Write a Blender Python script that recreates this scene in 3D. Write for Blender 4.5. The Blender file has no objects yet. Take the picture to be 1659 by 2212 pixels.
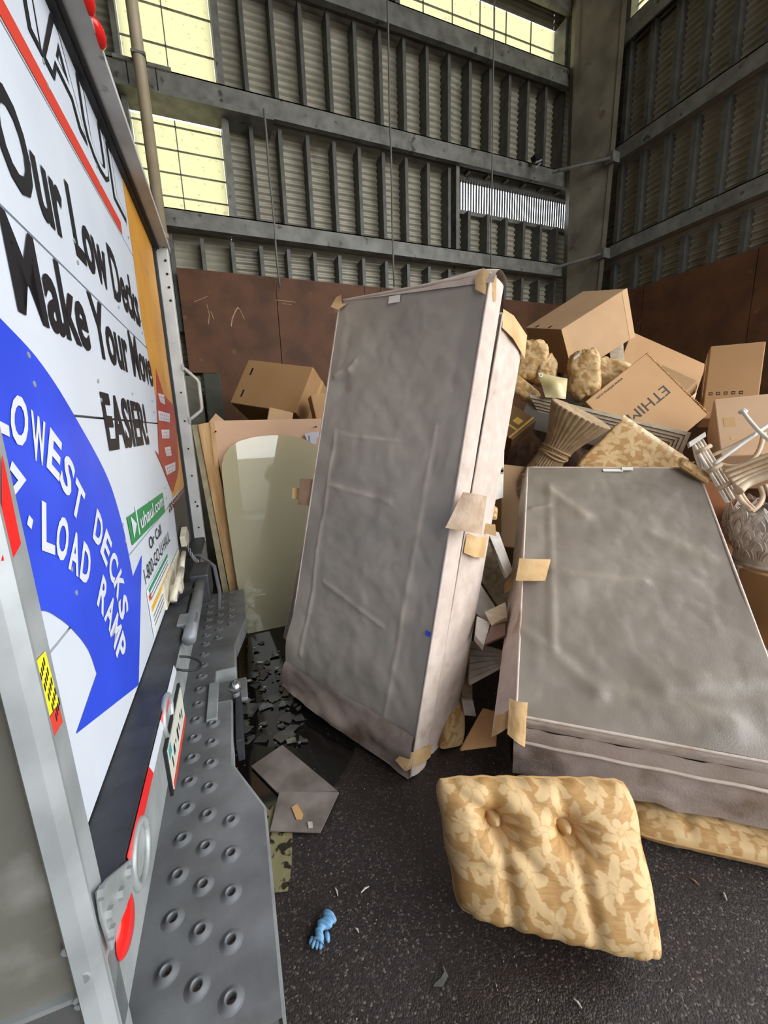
import bpy, bmesh, math, random
from mathutils import Vector, Matrix, noise as mnoise
random.seed(7)
scn = bpy.context.scene
COL = scn.collection
# ------------------------------------------------------------------ camera
HC = 1.5                      # eye height
F_PX, IW, IH = 890.15, 1659, 2212
RC = Matrix(((0.92360772, -0.3817983, -0.03433416),
             (-0.11000524, -0.17817976, -0.97782965),
             (0.36721605, 0.90690795, -0.20656802)))      # world -> (right, down, forward)
CAM = Vector((0, 0, HC))
cd = bpy.data.cameras.new('camera')
cam = bpy.data.objects.new('camera', cd); COL.objects.link(cam)
right, down, fwd = Vector(RC[0]), Vector(RC[1]), Vector(RC[2])
cam.matrix_world = Matrix.Translation(CAM) @ Matrix((right, -down, -fwd)).transposed().to_4x4()
cd.sensor_fit = 'VERTICAL'; cd.sensor_height = 24.0
cd.lens = F_PX / IH * 24.0
cd.clip_start = 0.02; cd.clip_end = 200
scn.camera = cam
# ------------------------------------------------------------------ world, light, exposure
wd = bpy.data.worlds.new('overcast'); scn.world = wd; wd.use_nodes = True
bg = wd.node_tree.nodes['Background']
bg.inputs[0].default_value = (0.93, 0.96, 1.0, 1); bg.inputs[1].default_value = 4.6
scn.view_settings.view_transform = 'Standard'; scn.view_settings.look = 'None'
scn.view_settings.gamma = 1.0; scn.view_settings.use_curve_mapping = False
scn.view_settings.exposure = 0.32
scn.cycles.use_denoising = True
scn.cycles.max_bounces = 10; scn.cycles.diffuse_bounces = 6; scn.cycles.transparent_max_bounces = 12

# ------------------------------------------------------------------ placing helpers
def ray(px, py):
    d = Vector(((px - IW/2)/F_PX, (py - IH/2)/F_PX, 1.0))
    return right*d.x + down*d.y + fwd*d.z
def at(px, py, dist):                 # point at a metric distance from the eye
    return CAM + ray(px, py).normalized()*dist
def onY(px, py, Y):
    r = ray(px, py); return CAM + r*(Y/r.y)
def onX(px, py, X):
    r = ray(px, py); return CAM + r*(X/r.x)
def onZ(px, py, z=0.0):
    r = ray(px, py); return CAM + r*((z - HC)/r.z)
V = Vector
TH = math.radians(2.444)              # the truck stands 2.4 degrees off the bay's axis
TU = V((math.sin(TH), math.cos(TH), 0)); TN = V((math.cos(TH), -math.sin(TH), 0))
def T(lat, al, z):                    # truck coordinates: out of the rear face, along it, up
    return TN*lat + TU*al + V((0, 0, z))
def tr(px, py, lat=-0.329):           # point of the rear-face plane
    r = ray(px, py); t = lat / r.dot(TN); return (t*r.dot(TU), HC + t*r.z)
def tz(px, py, z):
    r = ray(px, py); t = (z - HC)/r.z; return (t*r.dot(TN), t*r.dot(TU))

# ------------------------------------------------------------------ materials
MATS = {}
def M(name, col, rough=0.6, metal=0.0, col2=None, scale=8.0, contrast=(0.35, 0.65), bump=0.0, bscale=60.0, detail=5.0,
      stretch=None, col3=None, scale3=3.0, thr3=(0.55, 0.7), spec=0.5, rough2=None, coat=0.0):
    m = bpy.data.materials.new(name); m.use_nodes = True
    nt = m.node_tree; N = nt.nodes; L = nt.links
    b = N['Principled BSDF']
    b.inputs['Roughness'].default_value = rough; b.inputs['Metallic'].default_value = metal
    b.inputs['Specular IOR Level'].default_value = spec
    b.inputs['Coat Weight'].default_value = coat
    b.inputs['Base Color'].default_value = (*col, 1)
    tc = N.new('ShaderNodeTexCoord')
    src = tc.outputs['Object']
    if stretch:
        mp = N.new('ShaderNodeMapping'); mp.inputs['Scale'].default_value = stretch
        L.new(src, mp.inputs[0]); src = mp.outputs[0]
    out = None
    if col2:
        nz = N.new('ShaderNodeTexNoise'); nz.inputs['Scale'].default_value = scale; nz.inputs['Detail'].default_value = detail
        L.new(src, nz.inputs['Vector'])
        rp = N.new('ShaderNodeValToRGB')
        rp.color_ramp.elements[0].position = contrast[0]; rp.color_ramp.elements[1].position = contrast[1]
        rp.color_ramp.elements[0].color = (*col, 1); rp.color_ramp.elements[1].color = (*col2, 1)
        L.new(nz.outputs['Fac'], rp.inputs[0]); out = rp.outputs[0]
        if rough2 is not None:
            mr = N.new('ShaderNodeMapRange'); mr.inputs['From Min'].default_value = contrast[0]; mr.inputs['From Max'].default_value = contrast[1]
            mr.inputs['To Min'].default_value = rough; mr.inputs['To Max'].default_value = rough2
            L.new(nz.outputs['Fac'], mr.inputs['Value']); L.new(mr.outputs[0], b.inputs['Roughness'])
    if col3:
        n3 = N.new('ShaderNodeTexNoise'); n3.inputs['Scale'].default_value = scale3; n3.inputs['Detail'].default_value = 8
        L.new(src, n3.inputs['Vector'])
        r3 = N.new('ShaderNodeMapRange'); r3.inputs['From Min'].default_value = thr3[0]; r3.inputs['From Max'].default_value = thr3[1]
        L.new(n3.outputs['Fac'], r3.inputs['Value'])
        mx = N.new('ShaderNodeMix'); mx.data_type = 'RGBA'
        L.new(r3.outputs[0], mx.inputs['Factor'])
        if out: L.new(out, mx.inputs[6])
        else: mx.inputs[6].default_value = (*col, 1)
        mx.inputs[7].default_value = (*col3, 1); out = mx.outputs[2]
    if out: L.new(out, b.inputs['Base Color'])
    if bump:
        nb = N.new('ShaderNodeTexNoise'); nb.inputs['Scale'].default_value = bscale; nb.inputs['Detail'].default_value = 4
        L.new(src, nb.inputs['Vector'])
        bp = N.new('ShaderNodeBump'); bp.inputs['Strength'].default_value = bump; bp.inputs['Distance'].default_value = 0.01
        L.new(nb.outputs['Fac'], bp.inputs['Height']); L.new(bp.outputs[0], b.inputs['Normal'])
    MATS[name] = m
    return m
def srgb(r, g, b):
    f = lambda c: (c/255/12.92) if c <= 10 else ((c/255 + 0.055)/1.055)**2.4
    return (f(r), f(g), f(b))
S = srgb
def m_tarmac():
    m = bpy.data.materials.new('asphalt'); m.use_nodes = True
    N, L = m.node_tree.nodes, m.node_tree.links; b = N['Principled BSDF']
    tc = N.new('ShaderNodeTexCoord')
    vo = N.new('ShaderNodeTexVoronoi'); vo.inputs['Scale'].default_value = 190; L.new(tc.outputs['Object'], vo.inputs['Vector'])
    sp = N.new('ShaderNodeSeparateColor'); L.new(vo.outputs['Color'], sp.inputs[0])
    rp = N.new('ShaderNodeValToRGB'); e = rp.color_ramp.elements
    e[0].position = 0.0; e[0].color = (*S(34, 27, 25), 1); e[1].position = 1.0; e[1].color = (*S(118, 106, 98), 1)
    for p_, c_ in ((.55, S(44, 36, 33)), (.86, S(58, 49, 45)), (.95, S(86, 76, 70))): q = e.new(p_); q.color = (*c_, 1)
    L.new(sp.outputs[0], rp.inputs[0])
    n3 = N.new('ShaderNodeTexNoise'); n3.inputs['Scale'].default_value = 1.3; n3.inputs['Detail'].default_value = 8; L.new(tc.outputs['Object'], n3.inputs['Vector'])
    mr = N.new('ShaderNodeMapRange'); mr.inputs['From Min'].default_value = .42; mr.inputs['From Max'].default_value = .62; L.new(n3.outputs['Fac'], mr.inputs['Value'])
    mx = N.new('ShaderNodeMix'); mx.data_type = 'RGBA'; L.new(mr.outputs[0], mx.inputs['Factor']); mx.inputs[6].default_value = (*S(30, 24, 21), 1); L.new(rp.outputs[0], mx.inputs[7])
    mr2 = N.new('ShaderNodeMapRange'); mr2.inputs['From Min'].default_value = .42; mr2.inputs['From Max'].default_value = .62; mr2.inputs['To Min'].default_value = .38; mr2.inputs['To Max'].default_value = .8
    L.new(n3.outputs['Fac'], mr2.inputs['Value']); L.new(mr2.outputs[0], b.inputs['Roughness'])
    m6 = N.new('ShaderNodeMix'); m6.data_type = 'RGBA'; m6.inputs[0].default_value = .55; L.new(mx.outputs[2], m6.inputs[6]); L.new(rp.outputs[0], m6.inputs[7])
    L.new(m6.outputs[2], b.inputs['Base Color'])
    bp = N.new('ShaderNodeBump'); bp.inputs['Strength'].default_value = .5; bp.inputs['Distance'].default_value = .003; L.new(vo.outputs['Distance'], bp.inputs['Height']); bp.invert = True
    L.new(bp.outputs[0], b.inputs['Normal'])
    return m
m_asphalt = m_tarmac()
m_clad = M('cladding_steel', S(178, 172, 152), 0.5, 0.0, S(156, 150, 130), 6, (0.3, 0.7), 0.05, 30, col3=S(120, 100, 74), scale3=2.6, thr3=(0.62, 0.78))
m_rib = M('rib_steel', S(96, 95, 88), 0.5, 0.1, S(78, 76, 70), 12, (0.35, 0.65))
m_girt = M('girt_steel', S(128, 127, 118), 0.5, 0.1, S(100, 97, 88), 7, (0.35, 0.65), col3=S(60, 54, 46), scale3=9, thr3=(0.62, 0.7))
m_col = M('column_steel', S(138, 130, 112), 0.55, 0.0, S(104, 97, 82), 3, (0.35, 0.65), col3=S(84, 64, 44), scale3=4, thr3=(0.62, 0.75))
m_plate = M('brown_plate', S(104, 70, 48), 0.6, 0.0, S(84, 57, 40), 4, (0.35, 0.65), 0.08, 20, col3=S(150, 110, 76), scale3=9, thr3=(0.66, 0.85), spec=0.2)
m_scratch = M('bare_scratch', S(176, 148, 116), 0.6)
m_conc = M('concrete', S(112, 108, 92), 0.9, 0, S(86, 84, 72), 5, bump=0.2)
m_pipe = M('pvc_pipe', S(188, 172, 142), 0.45, 0, S(168, 150, 120), 4, (0.35, 0.7))
m_dark = M('dark_void', S(16, 15, 15), 0.9)
m_black = M('black_rubber', S(24, 24, 26), 0.6)
m_cable = M('cable', S(120, 116, 108), 0.6)
m_roof = M('roof_steel', S(105, 102, 94), 0.6, 0, S(82, 80, 72), 3)
# truck
m_white = M('white_paint', S(212, 217, 224), 0.32, 0, S(202, 208, 216), 3, (0.3, 0.7), 0.02, 200)
m_whitepost = M('post_paint', S(196, 196, 192), 0.45, 0, S(170, 170, 165), 5, col3=S(120, 112, 100), scale3=14, thr3=(0.66, 0.74))
m_ink = M('ink_black', S(26, 26, 30), 0.45)
m_blue = M('blue_vinyl', S(48, 78, 214), 0.35, 0, S(42, 70, 200), 5)
m_redst = M('red_vinyl', S(206, 62, 44), 0.4)
m_redtape = M('red_reflective', S(222, 30, 28), 0.3)
m_wtape = M('white_reflective', S(214, 216, 224), 0.3)
m_orange = M('orange_vinyl', S(222, 160, 62), 0.4, 0, S(200, 138, 50), 4)
m_maroon = M('maroon_print', S(168, 62, 48), 0.45)
m_green = M('green_vinyl', S(40, 132, 74), 0.4)
m_yellow = M('yellow_vinyl', S(238, 222, 40), 0.45)
m_alum = M('aluminium_rail', S(176, 180, 180), 0.38, 0.35, S(150, 154, 154), 9, (0.35, 0.65), 0.03, 40)
m_alpanel = M('aluminium_panel', S(138, 136, 126), 0.42, 0.25, S(120, 118, 108), 4, (0.35, 0.65), 0.05, 24, col3=S(176, 174, 166), scale3=5, thr3=(0.66, 0.78))
m_bumper = M('bumper_black', S(58, 60, 64), 0.5, 0.1, S(40, 41, 45), 9, (0.35, 0.65), 0.15, 60, stretch=(1, 1, 1))
m_step = M('step_steel', S(128, 130, 132), 0.45, 0.2, S(104, 105, 106), 7, (0.35, 0.65), 0.1, 45, col3=S(92, 88, 82), scale3=6, thr3=(0.58, 0.74))
m_galv = M('galvanised', S(168, 172, 170), 0.4, 0.3, S(144, 148, 146), 12)
m_cream = M('cream_latch', S(216, 208, 188), 0.45, 0, S(190, 180, 158), 20)
m_redlens = M('red_lens', S(214, 34, 30), 0.15)
m_chrome = M('chrome', S(190, 190, 190), 0.2, 0.9)
# furniture
m_bsgrey = M('nonwoven_grey', S(160, 153, 143), 0.85, 0, S(140, 133, 122), 3.5, (0.3, 0.7), 0.12, 220, col3=S(182, 172, 156), scale3=1.6, thr3=(0.4, 0.8), spec=0.3)
m_bsgrey2 = M('nonwoven_grey_shiny', S(142, 132, 120), 0.36, 0, S(122, 112, 100), 4, (0.3, 0.7), 0.12, 180, spec=0.6)
m_felt = M('felt_beige', S(206, 190, 178), 0.9, 0, S(188, 170, 155), 18, (0.3, 0.7), 0.15, 160, col3=S(150, 124, 98), scale3=3.5, thr3=(0.62, 0.74))
m_feltdark = M('felt_soiled', S(168, 152, 142), 0.9, 0, S(140, 122, 108), 7, (0.3, 0.7), 0.2, 120, col3=S(96, 72, 46), scale3=4.5, thr3=(0.55, 0.7))
m_guard = M('corner_guard', S(206, 172, 124), 0.85, 0, S(184, 146, 96), 9, (0.35, 0.65), 0.25, 60, col3=S(120, 84, 48), scale3=6, thr3=(0.62, 0.72))
m_card = M('cardboard', S(190, 154, 114), 0.75, 0, S(180, 143, 103), 4, (0.3, 0.7), 0.04, 90)
m_card2 = M('cardboard_dark', S(174, 134, 90), 0.75, 0, S(164, 124, 80), 4, (0.3, 0.7), 0.04, 90)
m_card3 = M('cardboard_pale', S(202, 166, 132), 0.75, 0, S(192, 155, 120), 4, (0.3, 0.7), 0.04, 90)
m_tape = M('packing_tape', S(196, 158, 112), 0.25)
m_print = M('print_ink', S(44, 34, 28), 0.7)
m_flute = M('corrugated_edge', S(196, 150, 90), 0.85, 0, S(140, 98, 50), 90, (0.4, 0.6))
m_ply = M('plywood_pink', S(214, 178, 146), 0.7, 0, S(204, 166, 134), 3, (0.3, 0.7))
m_pine = M('pine', S(206, 170, 118), 0.65, 0, S(178, 136, 84), 5, (0.35, 0.65), 0.08, 50, stretch=(6, 6, 0.7))
m_wwood = M('whitewashed_wood', S(204, 190, 166), 0.75, 0, S(178, 160, 134), 10, (0.35, 0.65), 0.15, 60, stretch=(1, 1, 6))
m_wwood2 = M('whitewashed_pale', S(206, 198, 188), 0.75, 0, S(178, 168, 156), 14, (0.35, 0.65), 0.15, 70)
m_greywood = M('grey_glitter_wood', S(150, 134, 108), 0.8, 0, S(122, 106, 82), 40, (0.35, 0.65), 0.2, 90)
m_sheaf = M('carved_sheaf', S(176, 150, 116), 0.75, 0, S(150, 124, 90), 20)
m_rattan = M('rattan', S(206, 184, 156), 0.5, 0, S(180, 152, 118), 12)
m_whitelac = M('white_lacquer', S(226, 222, 212), 0.35)
m_ivory = M('ivory_panel', S(214, 208, 186), 0.5)
m_silver = M('silver_leaf', S(200, 190, 178), 0.35, 0.3, S(164, 148, 130), 16)
m_leather = M('brown_board', S(158, 104, 68), 0.65, 0, S(142, 90, 56), 5)
def dusty(src, line):
    m = MATS[src].copy(); m.name = src + '_dusty'; N, L = m.node_tree.nodes, m.node_tree.links; b = N['Principled BSDF']
    old = b.inputs['Base Color'].links[0].from_socket
    at_ = N.new('ShaderNodeAttribute'); at_.attribute_name = 'floral'; mx = N.new('ShaderNodeMix'); mx.data_type = 'RGBA'
    L.new(at_.outputs['Fac'], mx.inputs['Factor']); L.new(old, mx.inputs[6]); mx.inputs[7].default_value = (*line, 1); L.new(mx.outputs[2], b.inputs['Base Color'])
    return m
m_bsgrey = dusty('nonwoven_grey', S(206, 192, 172)); m_bsgrey2 = dusty('nonwoven_grey_shiny', S(186, 170, 146))
m_glove = M('blue_nitrile', S(126, 172, 206), 0.45, 0, S(98, 146, 184), 30)
m_tile = M('grey_felt_sheet', S(146, 134, 126), 0.9, 0, S(106, 97, 88), 7, (0.35, 0.65), 0.15, 80)
m_paper = M('paper', S(206, 208, 220), 0.8)
m_wetpaper = M('wet_paper', S(136, 128, 94), 0.25, 0, S(40, 35, 26), 22, (0.5, 0.56), 0.6, 30, detail=3)
m_rope = M('binding_cord', S(160, 128, 92), 0.8)
m_cork = M('cork', S(204, 160, 104), 0.9)
def m_fabric():
    m = bpy.data.materials.new('floral_damask'); m.use_nodes = True
    N, L = m.node_tree.nodes, m.node_tree.links; b = N['Principled BSDF']
    b.inputs['Roughness'].default_value = 0.62; b.inputs['Specular IOR Level'].default_value = 0.35
    at_ = N.new('ShaderNodeAttribute'); at_.attribute_name = 'floral'
    tc = N.new('ShaderNodeTexCoord'); wv = N.new('ShaderNodeTexNoise'); wv.inputs['Scale'].default_value = 30
    mp = N.new('ShaderNodeMapping'); mp.inputs['Scale'].default_value = (1.0, 1.0, 9.0)
    L.new(tc.outputs['Object'], mp.inputs[0]); L.new(mp.outputs[0], wv.inputs['Vector'])
    g = N.new('ShaderNodeValToRGB'); g.color_ramp.elements[0].position = .35; g.color_ramp.elements[1].position = .65
    g.color_ramp.elements[0].color = (*S(172, 131, 78), 1); g.color_ramp.elements[1].color = (*S(186, 146, 92), 1)
    L.new(wv.outputs['Fac'], g.inputs[0])
    mx = N.new('ShaderNodeMix'); mx.data_type = 'RGBA'
    L.new(at_.outputs['Fac'], mx.inputs['Factor']); L.new(g.outputs[0], mx.inputs[6]); mx.inputs[7].default_value = (*S(206, 174, 126), 1)
    L.new(mx.outputs[2], b.inputs['Base Color'])
    return m
m_floral = m_fabric()
def m_translucent():
    m = bpy.data.materials.new('fibreglass_panel'); m.use_nodes = True
    N, L = m.node_tree.nodes, m.node_tree.links
    N.remove(N['Principled BSDF'])
    tl = N.new('ShaderNodeBsdfTranslucent'); df = N.new('ShaderNodeBsdfDiffuse'); mx = N.new('ShaderNodeMixShader')
    tc = N.new('ShaderNodeTexCoord'); nz = N.new('ShaderNodeTexNoise'); nz.inputs['Scale'].default_value = 22; nz.inputs['Detail'].default_value = 6
    L.new(tc.outputs['Object'], nz.inputs['Vector'])
    rp = N.new('ShaderNodeValToRGB'); rp.color_ramp.elements[0].position = .28; rp.color_ramp.elements[1].position = .4
    rp.color_ramp.elements[0].color = (.20, .175, .085, 1); rp.color_ramp.elements[1].color = (.34, .325, .175, 1)
    L.new(nz.outputs['Fac'], rp.inputs[0]); L.new(rp.outputs[0], tl.inputs[0])
    df.inputs[0].default_value = (.5, .48, .36, 1); mx.inputs[0].default_value = .12
    L.new(tl.outputs[0], mx.inputs[1]); L.new(df.outputs[0], mx.inputs[2]); L.new(mx.outputs[0], N['Material Output'].inputs[0])
    return m
m_frp = m_translucent()
def m_sheetglass(name, tint, dif, k, ior=1.52):
    m = bpy.data.materials.new(name); m.use_nodes = True
    N, L = m.node_tree.nodes, m.node_tree.links; N.remove(N['Principled BSDF'])
    tp = N.new('ShaderNodeBsdfTransparent'); tp.inputs[0].default_value = (*tint, 1)
    df = N.new('ShaderNodeBsdfDiffuse'); df.inputs[0].default_value = (*dif, 1)
    m1 = N.new('ShaderNodeMixShader'); m1.inputs[0].default_value = k
    gl = N.new('ShaderNodeBsdfGlossy'); gl.inputs['Roughness'].default_value = 0.01
    fr = N.new('ShaderNodeFresnel'); fr.inputs[0].default_value = ior
    m2 = N.new('ShaderNodeMixShader')
    L.new(tp.outputs[0], m1.inputs[1]); L.new(df.outputs[0], m1.inputs[2]); L.new(fr.outputs[0], m2.inputs[0])
    L.new(m1.outputs[0], m2.inputs[1]); L.new(gl.outputs[0], m2.inputs[2]); L.new(m2.outputs[0], N['Material Output'].inputs[0])
    return m
m_glass = m_sheetglass('table_glass', (.95, .95, .84), S(222, 216, 180), 0.55, 1.8)
m_shard = m_sheetglass('shard_glass', (.9, .93, .9), S(170, 170, 162), 0.22, 1.9)
m_water = M('puddle', S(20, 18, 16), 0.06, 0, S(28, 25, 22), 14, spec=0.5)
m_bag = m_sheetglass('clear_bag', (.95, .93, .88), S(206, 190, 150), 0.45)

# ------------------------------------------------------------------ mesh helpers
def root_of(o):
    while o.parent: o = o.parent
    return o
class MB:
    def __init__(s): s.v = []; s.f = []; s.a = None
    def add(s, vs, fs):
        k = len(s.v); s.v += [V(p) for p in vs]; s.f += [tuple(i + k for i in f) for f in fs]; return s
    def hexa(s, p):      # 8 corners: bottom loop 0-3, top loop 4-7
        return s.add(p, [(3, 2, 1, 0), (4, 5, 6, 7), (0, 1, 5, 4), (1, 2, 6, 5), (2, 3, 7, 6), (3, 0, 4, 7)])
    def box(s, lo, hi):
        x0, y0, z0 = lo; x1, y1, z1 = hi
        return s.hexa([(x0, y0, z0), (x1, y0, z0), (x1, y1, z0), (x0, y1, z0), (x0, y0, z1), (x1, y0, z1), (x1, y1, z1), (x0, y1, z1)])
    def tbox(s, l0, l1, a0, a1, z0, z1):          # box in truck coordinates
        return s.hexa([T(l0, a0, z0), T(l1, a0, z0), T(l1, a1, z0), T(l0, a1, z0), T(l0, a0, z1), T(l1, a0, z1), T(l1, a1, z1), T(l0, a1, z1)])
    def obox(s, o, a, b, c):                       # from a corner and three edge vectors
        return s.hexa([o, o + a, o + a + b, o + b, o + c, o + a + c, o + a + b + c, o + b + c])
    def prism(s, poly, d):                         # polygon of points pushed along d
        n = len(poly); k = [V(p) for p in poly]
        s.add(k + [p + d for p in k], [tuple(range(n))[::-1], tuple(range(n, 2*n))] + [(i, (i + 1) % n, n + (i + 1) % n, n + i) for i in range(n)])
        return s
    def tube(s, path, r, n=10, cap=True):
        path = [V(p) for p in path]; k0 = len(s.v); m = len(path)
        rs = r if isinstance(r, (list, tuple)) else [r]*m
        up = None
        for i, p in enumerate(path):
            t = (path[min(i + 1, m - 1)] - path[max(i - 1, 0)]).normalized()
            if up is None:
                up = t.orthogonal().normalized()
            up = (up - t*up.dot(t)).normalized(); w = t.cross(up)
            for j in range(n):
                a = 2*math.pi*j/n; s.v.append(p + (up*math.cos(a) + w*math.sin(a))*rs[i])
        for i in range(m - 1):
            for j in range(n):
                s.f.append((k0 + i*n + j, k0 + i*n + (j + 1) % n, k0 + (i + 1)*n + (j + 1) % n, k0 + (i + 1)*n + j))
        if cap:
            s.f.append(tuple(k0 + j for j in range(n))[::-1]); s.f.append(tuple(k0 + (m - 1)*n + j for j in range(n)))
        return s
    def grid(s, fn, nu, nv, close_u=False):
        k0 = len(s.v)
        for j in range(nv + 1):
            for i in range(nu + (0 if close_u else 1)):
                s.v.append(V(fn(i/nu, j/nv)))
        w = nu if close_u else nu + 1
        for j in range(nv):
            for i in range(nu):
                i2 = (i + 1) % w
                s.f.append((k0 + j*w + i, k0 + j*w + i2, k0 + (j + 1)*w + i2, k0 + (j + 1)*w + i))
        return s
    def build(s, name, mat, parent=None, smooth=False, attr=None, bevel=0.0, fix=True):
        if parent is not None: off = root_of(parent).location.copy()
        else:
            lo = [min(p[i] for p in s.v) for i in range(3)]; hi = [max(p[i] for p in s.v) for i in range(3)]
            off = V(((lo[0] + hi[0])/2, (lo[1] + hi[1])/2, lo[2]))
        me = bpy.data.meshes.new(name); me.from_pydata([p - off for p in s.v], [], s.f)
        if bevel or fix:
            bm = bmesh.new(); bm.from_mesh(me)
            if fix: bmesh.ops.recalc_face_normals(bm, faces=bm.faces)
            if bevel: bmesh.ops.bevel(bm, geom=bm.edges[:], offset=bevel, segments=2, affect='EDGES', profile=0.5)
            bm.to_mesh(me); bm.free()
        if attr is not None:
            al = me.attributes.new('floral', 'FLOAT', 'POINT'); al.data.foreach_set('value', attr)
        if smooth: me.polygons.foreach_set('use_smooth', [True]*len(me.polygons))
        me.materials.append(mat)
        o = bpy.data.objects.new(name, me); COL.objects.link(o)
        if parent is not None: o.parent = parent
        else: o.location = off
        return o
def tag(o, label, cat=None, group=None, kind=None):
    o['label'] = label
    if cat: o['category'] = cat
    if group: o['group'] = group
    if kind: o['kind'] = kind
    return o
def thing(name, label, cat, loc, group=None, kind=None):
    o = bpy.data.objects.new(name, None); COL.objects.link(o); o.location = loc; o.empty_display_size = 0.1
    return tag(o, label, cat, group, kind)
def struct(o, label=None):
    o['kind'] = 'structure'
    if label: o['label'] = label
    return o
def share(o, name, parent, loc):      # a piece that shares mesh data with another one
    c = bpy.data.objects.new(name, o.data); COL.objects.link(c); c.parent = parent; c.location = loc
    return c
_tc = {}
def text_pts(txt, bold=0.0):
    """flat outline mesh of a word in the built-in font: verts (x, y), faces, width, height"""
    key = (txt, bold)
    if key not in _tc:
        cu = bpy.data.curves.new('t', 'FONT'); cu.body = txt; cu.size = 1.0; cu.fill_mode = 'FRONT'; cu.offset = bold; cu.resolution_u = 3
        o = bpy.data.objects.new('t', cu); COL.objects.link(o)
        dg = bpy.context.evaluated_depsgraph_get(); me = bpy.data.meshes.new_from_object(o.evaluated_get(dg))
        vs = [(v.co.x, v.co.y) for v in me.vertices]; fs = [tuple(p.vertices) for p in me.polygons]
        bpy.data.objects.remove(o); bpy.data.curves.remove(cu); bpy.data.meshes.remove(me)
        _tc[key] = (vs, fs, min(v[0] for v in vs), max(v[0] for v in vs), min(v[1] for v in vs), max(v[1] for v in vs))
    return _tc[key]
def text_on(mb, txt, fn, w, h=None, bold=0.0, cap=0.729):
    """lay a word out: fn(x, y) -> point, stretched to width w and cap height h"""
    vs, fs, x0, x1, y0, y1 = text_pts(txt, bold)
    sx = w/(x1 - x0); sy = (h/cap) if h else sx
    mb.add([fn((x - x0)*sx, y*sy) for x, y in vs], fs); return mb
def nz(p, s=1.0): return mnoise.noise(V(p)*s)

# ================================================================== THE BAY
GY, RY, CY = 5.28, 5.40, 5.60          # back wall: girt face, rib face, cladding
GX, RX, CX = 5.33, 5.45, 5.57          # side wall, open to the yard nearer than YE
YE = 1.3
ZT = 8.2
Z1, Z2, Z3 = 3.78, 4.995, 6.24         # girt tops
# floor and the yard outside
mb = MB().add([(-9, -4, 0), (7, -4, 0), (7, 6, 0), (-9, 6, 0)], [(0, 1, 2, 3)])
floor = struct(mb.build('floor', m_asphalt), 'dark wet asphalt floor of the loading bay')
mb = MB().add([(-40, -60, -0.02), (40, -60, -0.02), (40, -4, -0.02), (-40, -4, -0.02)], [(0, 1, 2, 3)])
yard = struct(mb.build('ground', M('yard', S(120, 116, 110), 0.9, 0, S(100, 96, 92), 2)), 'pale paved yard outside the bay')
mb = MB().add([(-40, 6, -0.02), (40, 6, -0.02), (40, 40, -0.02), (-40, 40, -0.02)], [(0, 1, 2, 3)])
struct(mb.build('ground', MATS['yard']), 'paved strip behind the bay')

def clad_rects(rects, fn, mb):
    """horizontal corrugated sheet over rectangles (s0, s1, z0, z1); fn(s, z, depth) -> point"""
    P = 0.07
    for s0, s1, z0, z1 in rects:
        n = max(2, int((z1 - z0)/P*4)); k = len(mb.v); ns = 2
        for i in range(n + 1):
            z = z0 + (z1 - z0)*i/n; ph = (z/P) % 1.0
            d = 0.026*(1 if ph < .36 else 0 if .5 <= ph < .86 else (1 - (ph - .36)/.14) if ph < .5 else (ph - .86)/.14)
            for j in range(ns): mb.v.append(fn(s0 + (s1 - s0)*j/(ns - 1), z, d))
        for i in range(n): mb.f.append((k + 2*i, k + 2*i + 1, k + 2*i + 3, k + 2*i + 2))
# window openings on the back wall, in metres
W1 = (onY(262.9, 123, GY).x, onY(471, 178, GY).x)          # window on the left
wl0, wl1 = -0.40, 0.47
w3x1 = onY(1209, 138, 5.45).x; w3x0 = 2.62
lv0, lv1 = onY(985, 430, CY - .02).x, onY(1229, 470, CY - .02).x
lz0, lz1 = onY(985, 457, CY - .02).z, onY(985, 391, CY - .02).z + .02
w3z1 = Z3 + 0.62
rects = [(-9, wl0, 0, ZT), (wl0, wl1, 0, Z1 - .02), (wl0, wl1, 7.9, ZT), (wl1, lv0, 0, Z3), (lv0 - .05, lv1 + .05, 0, lz0), (lv0 - .05, lv1 + .05, lz1, Z3), (lv1, CX, 0, Z3),
         (wl1, w3x0, Z3, ZT), (w3x0, w3x1, w3z1, ZT), (w3x1, CX, Z3, ZT)]
mb = MB(); clad_rects(rects, lambda s, z, d: V((s, CY - d, z)), mb)
wall_back = struct(mb.build('wall_back', m_clad, fix=False), 'grey corrugated steel back wall of the bay')
# vertical ribs
def hat(mb, p, ax, out, w, z0, z1):
    a = ax*w; mb.obox(p + V((0, 0, z0)), a, out, V((0, 0, z1 - z0))); return mb
segs_b = [(2.6, Z1 - .21), (Z1, Z2 - .21), (Z2, Z3 - .19)]
x = 0.751 - 3*0.3145
protos = {}
while x < 5.3:
    for q, (z0, z1) in enumerate(segs_b):
        if x < wl1 - 0.02 and q > 0: continue
        parts = [(z0, z1)]
        if lv0 - .02 < x < lv1 and q == 1: parts = [(z0, lz0 - .05), (lz1 + .06, z1)]
        for (a, b) in parts:
            key = (round(a, 2), round(b, 2))
            if key not in protos:
                o = hat(MB(), V((x, RY, 0)), V((1, 0, 0)), V((0, CY - RY, 0)), 0.042, a, b).build('rib', m_rib, wall_back); protos[key] = (o, x)
            else:
                o0, x0 = protos[key]; share(o0, 'rib', wall_back, (x - x0, 0, 0))
    x += 0.3145
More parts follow.
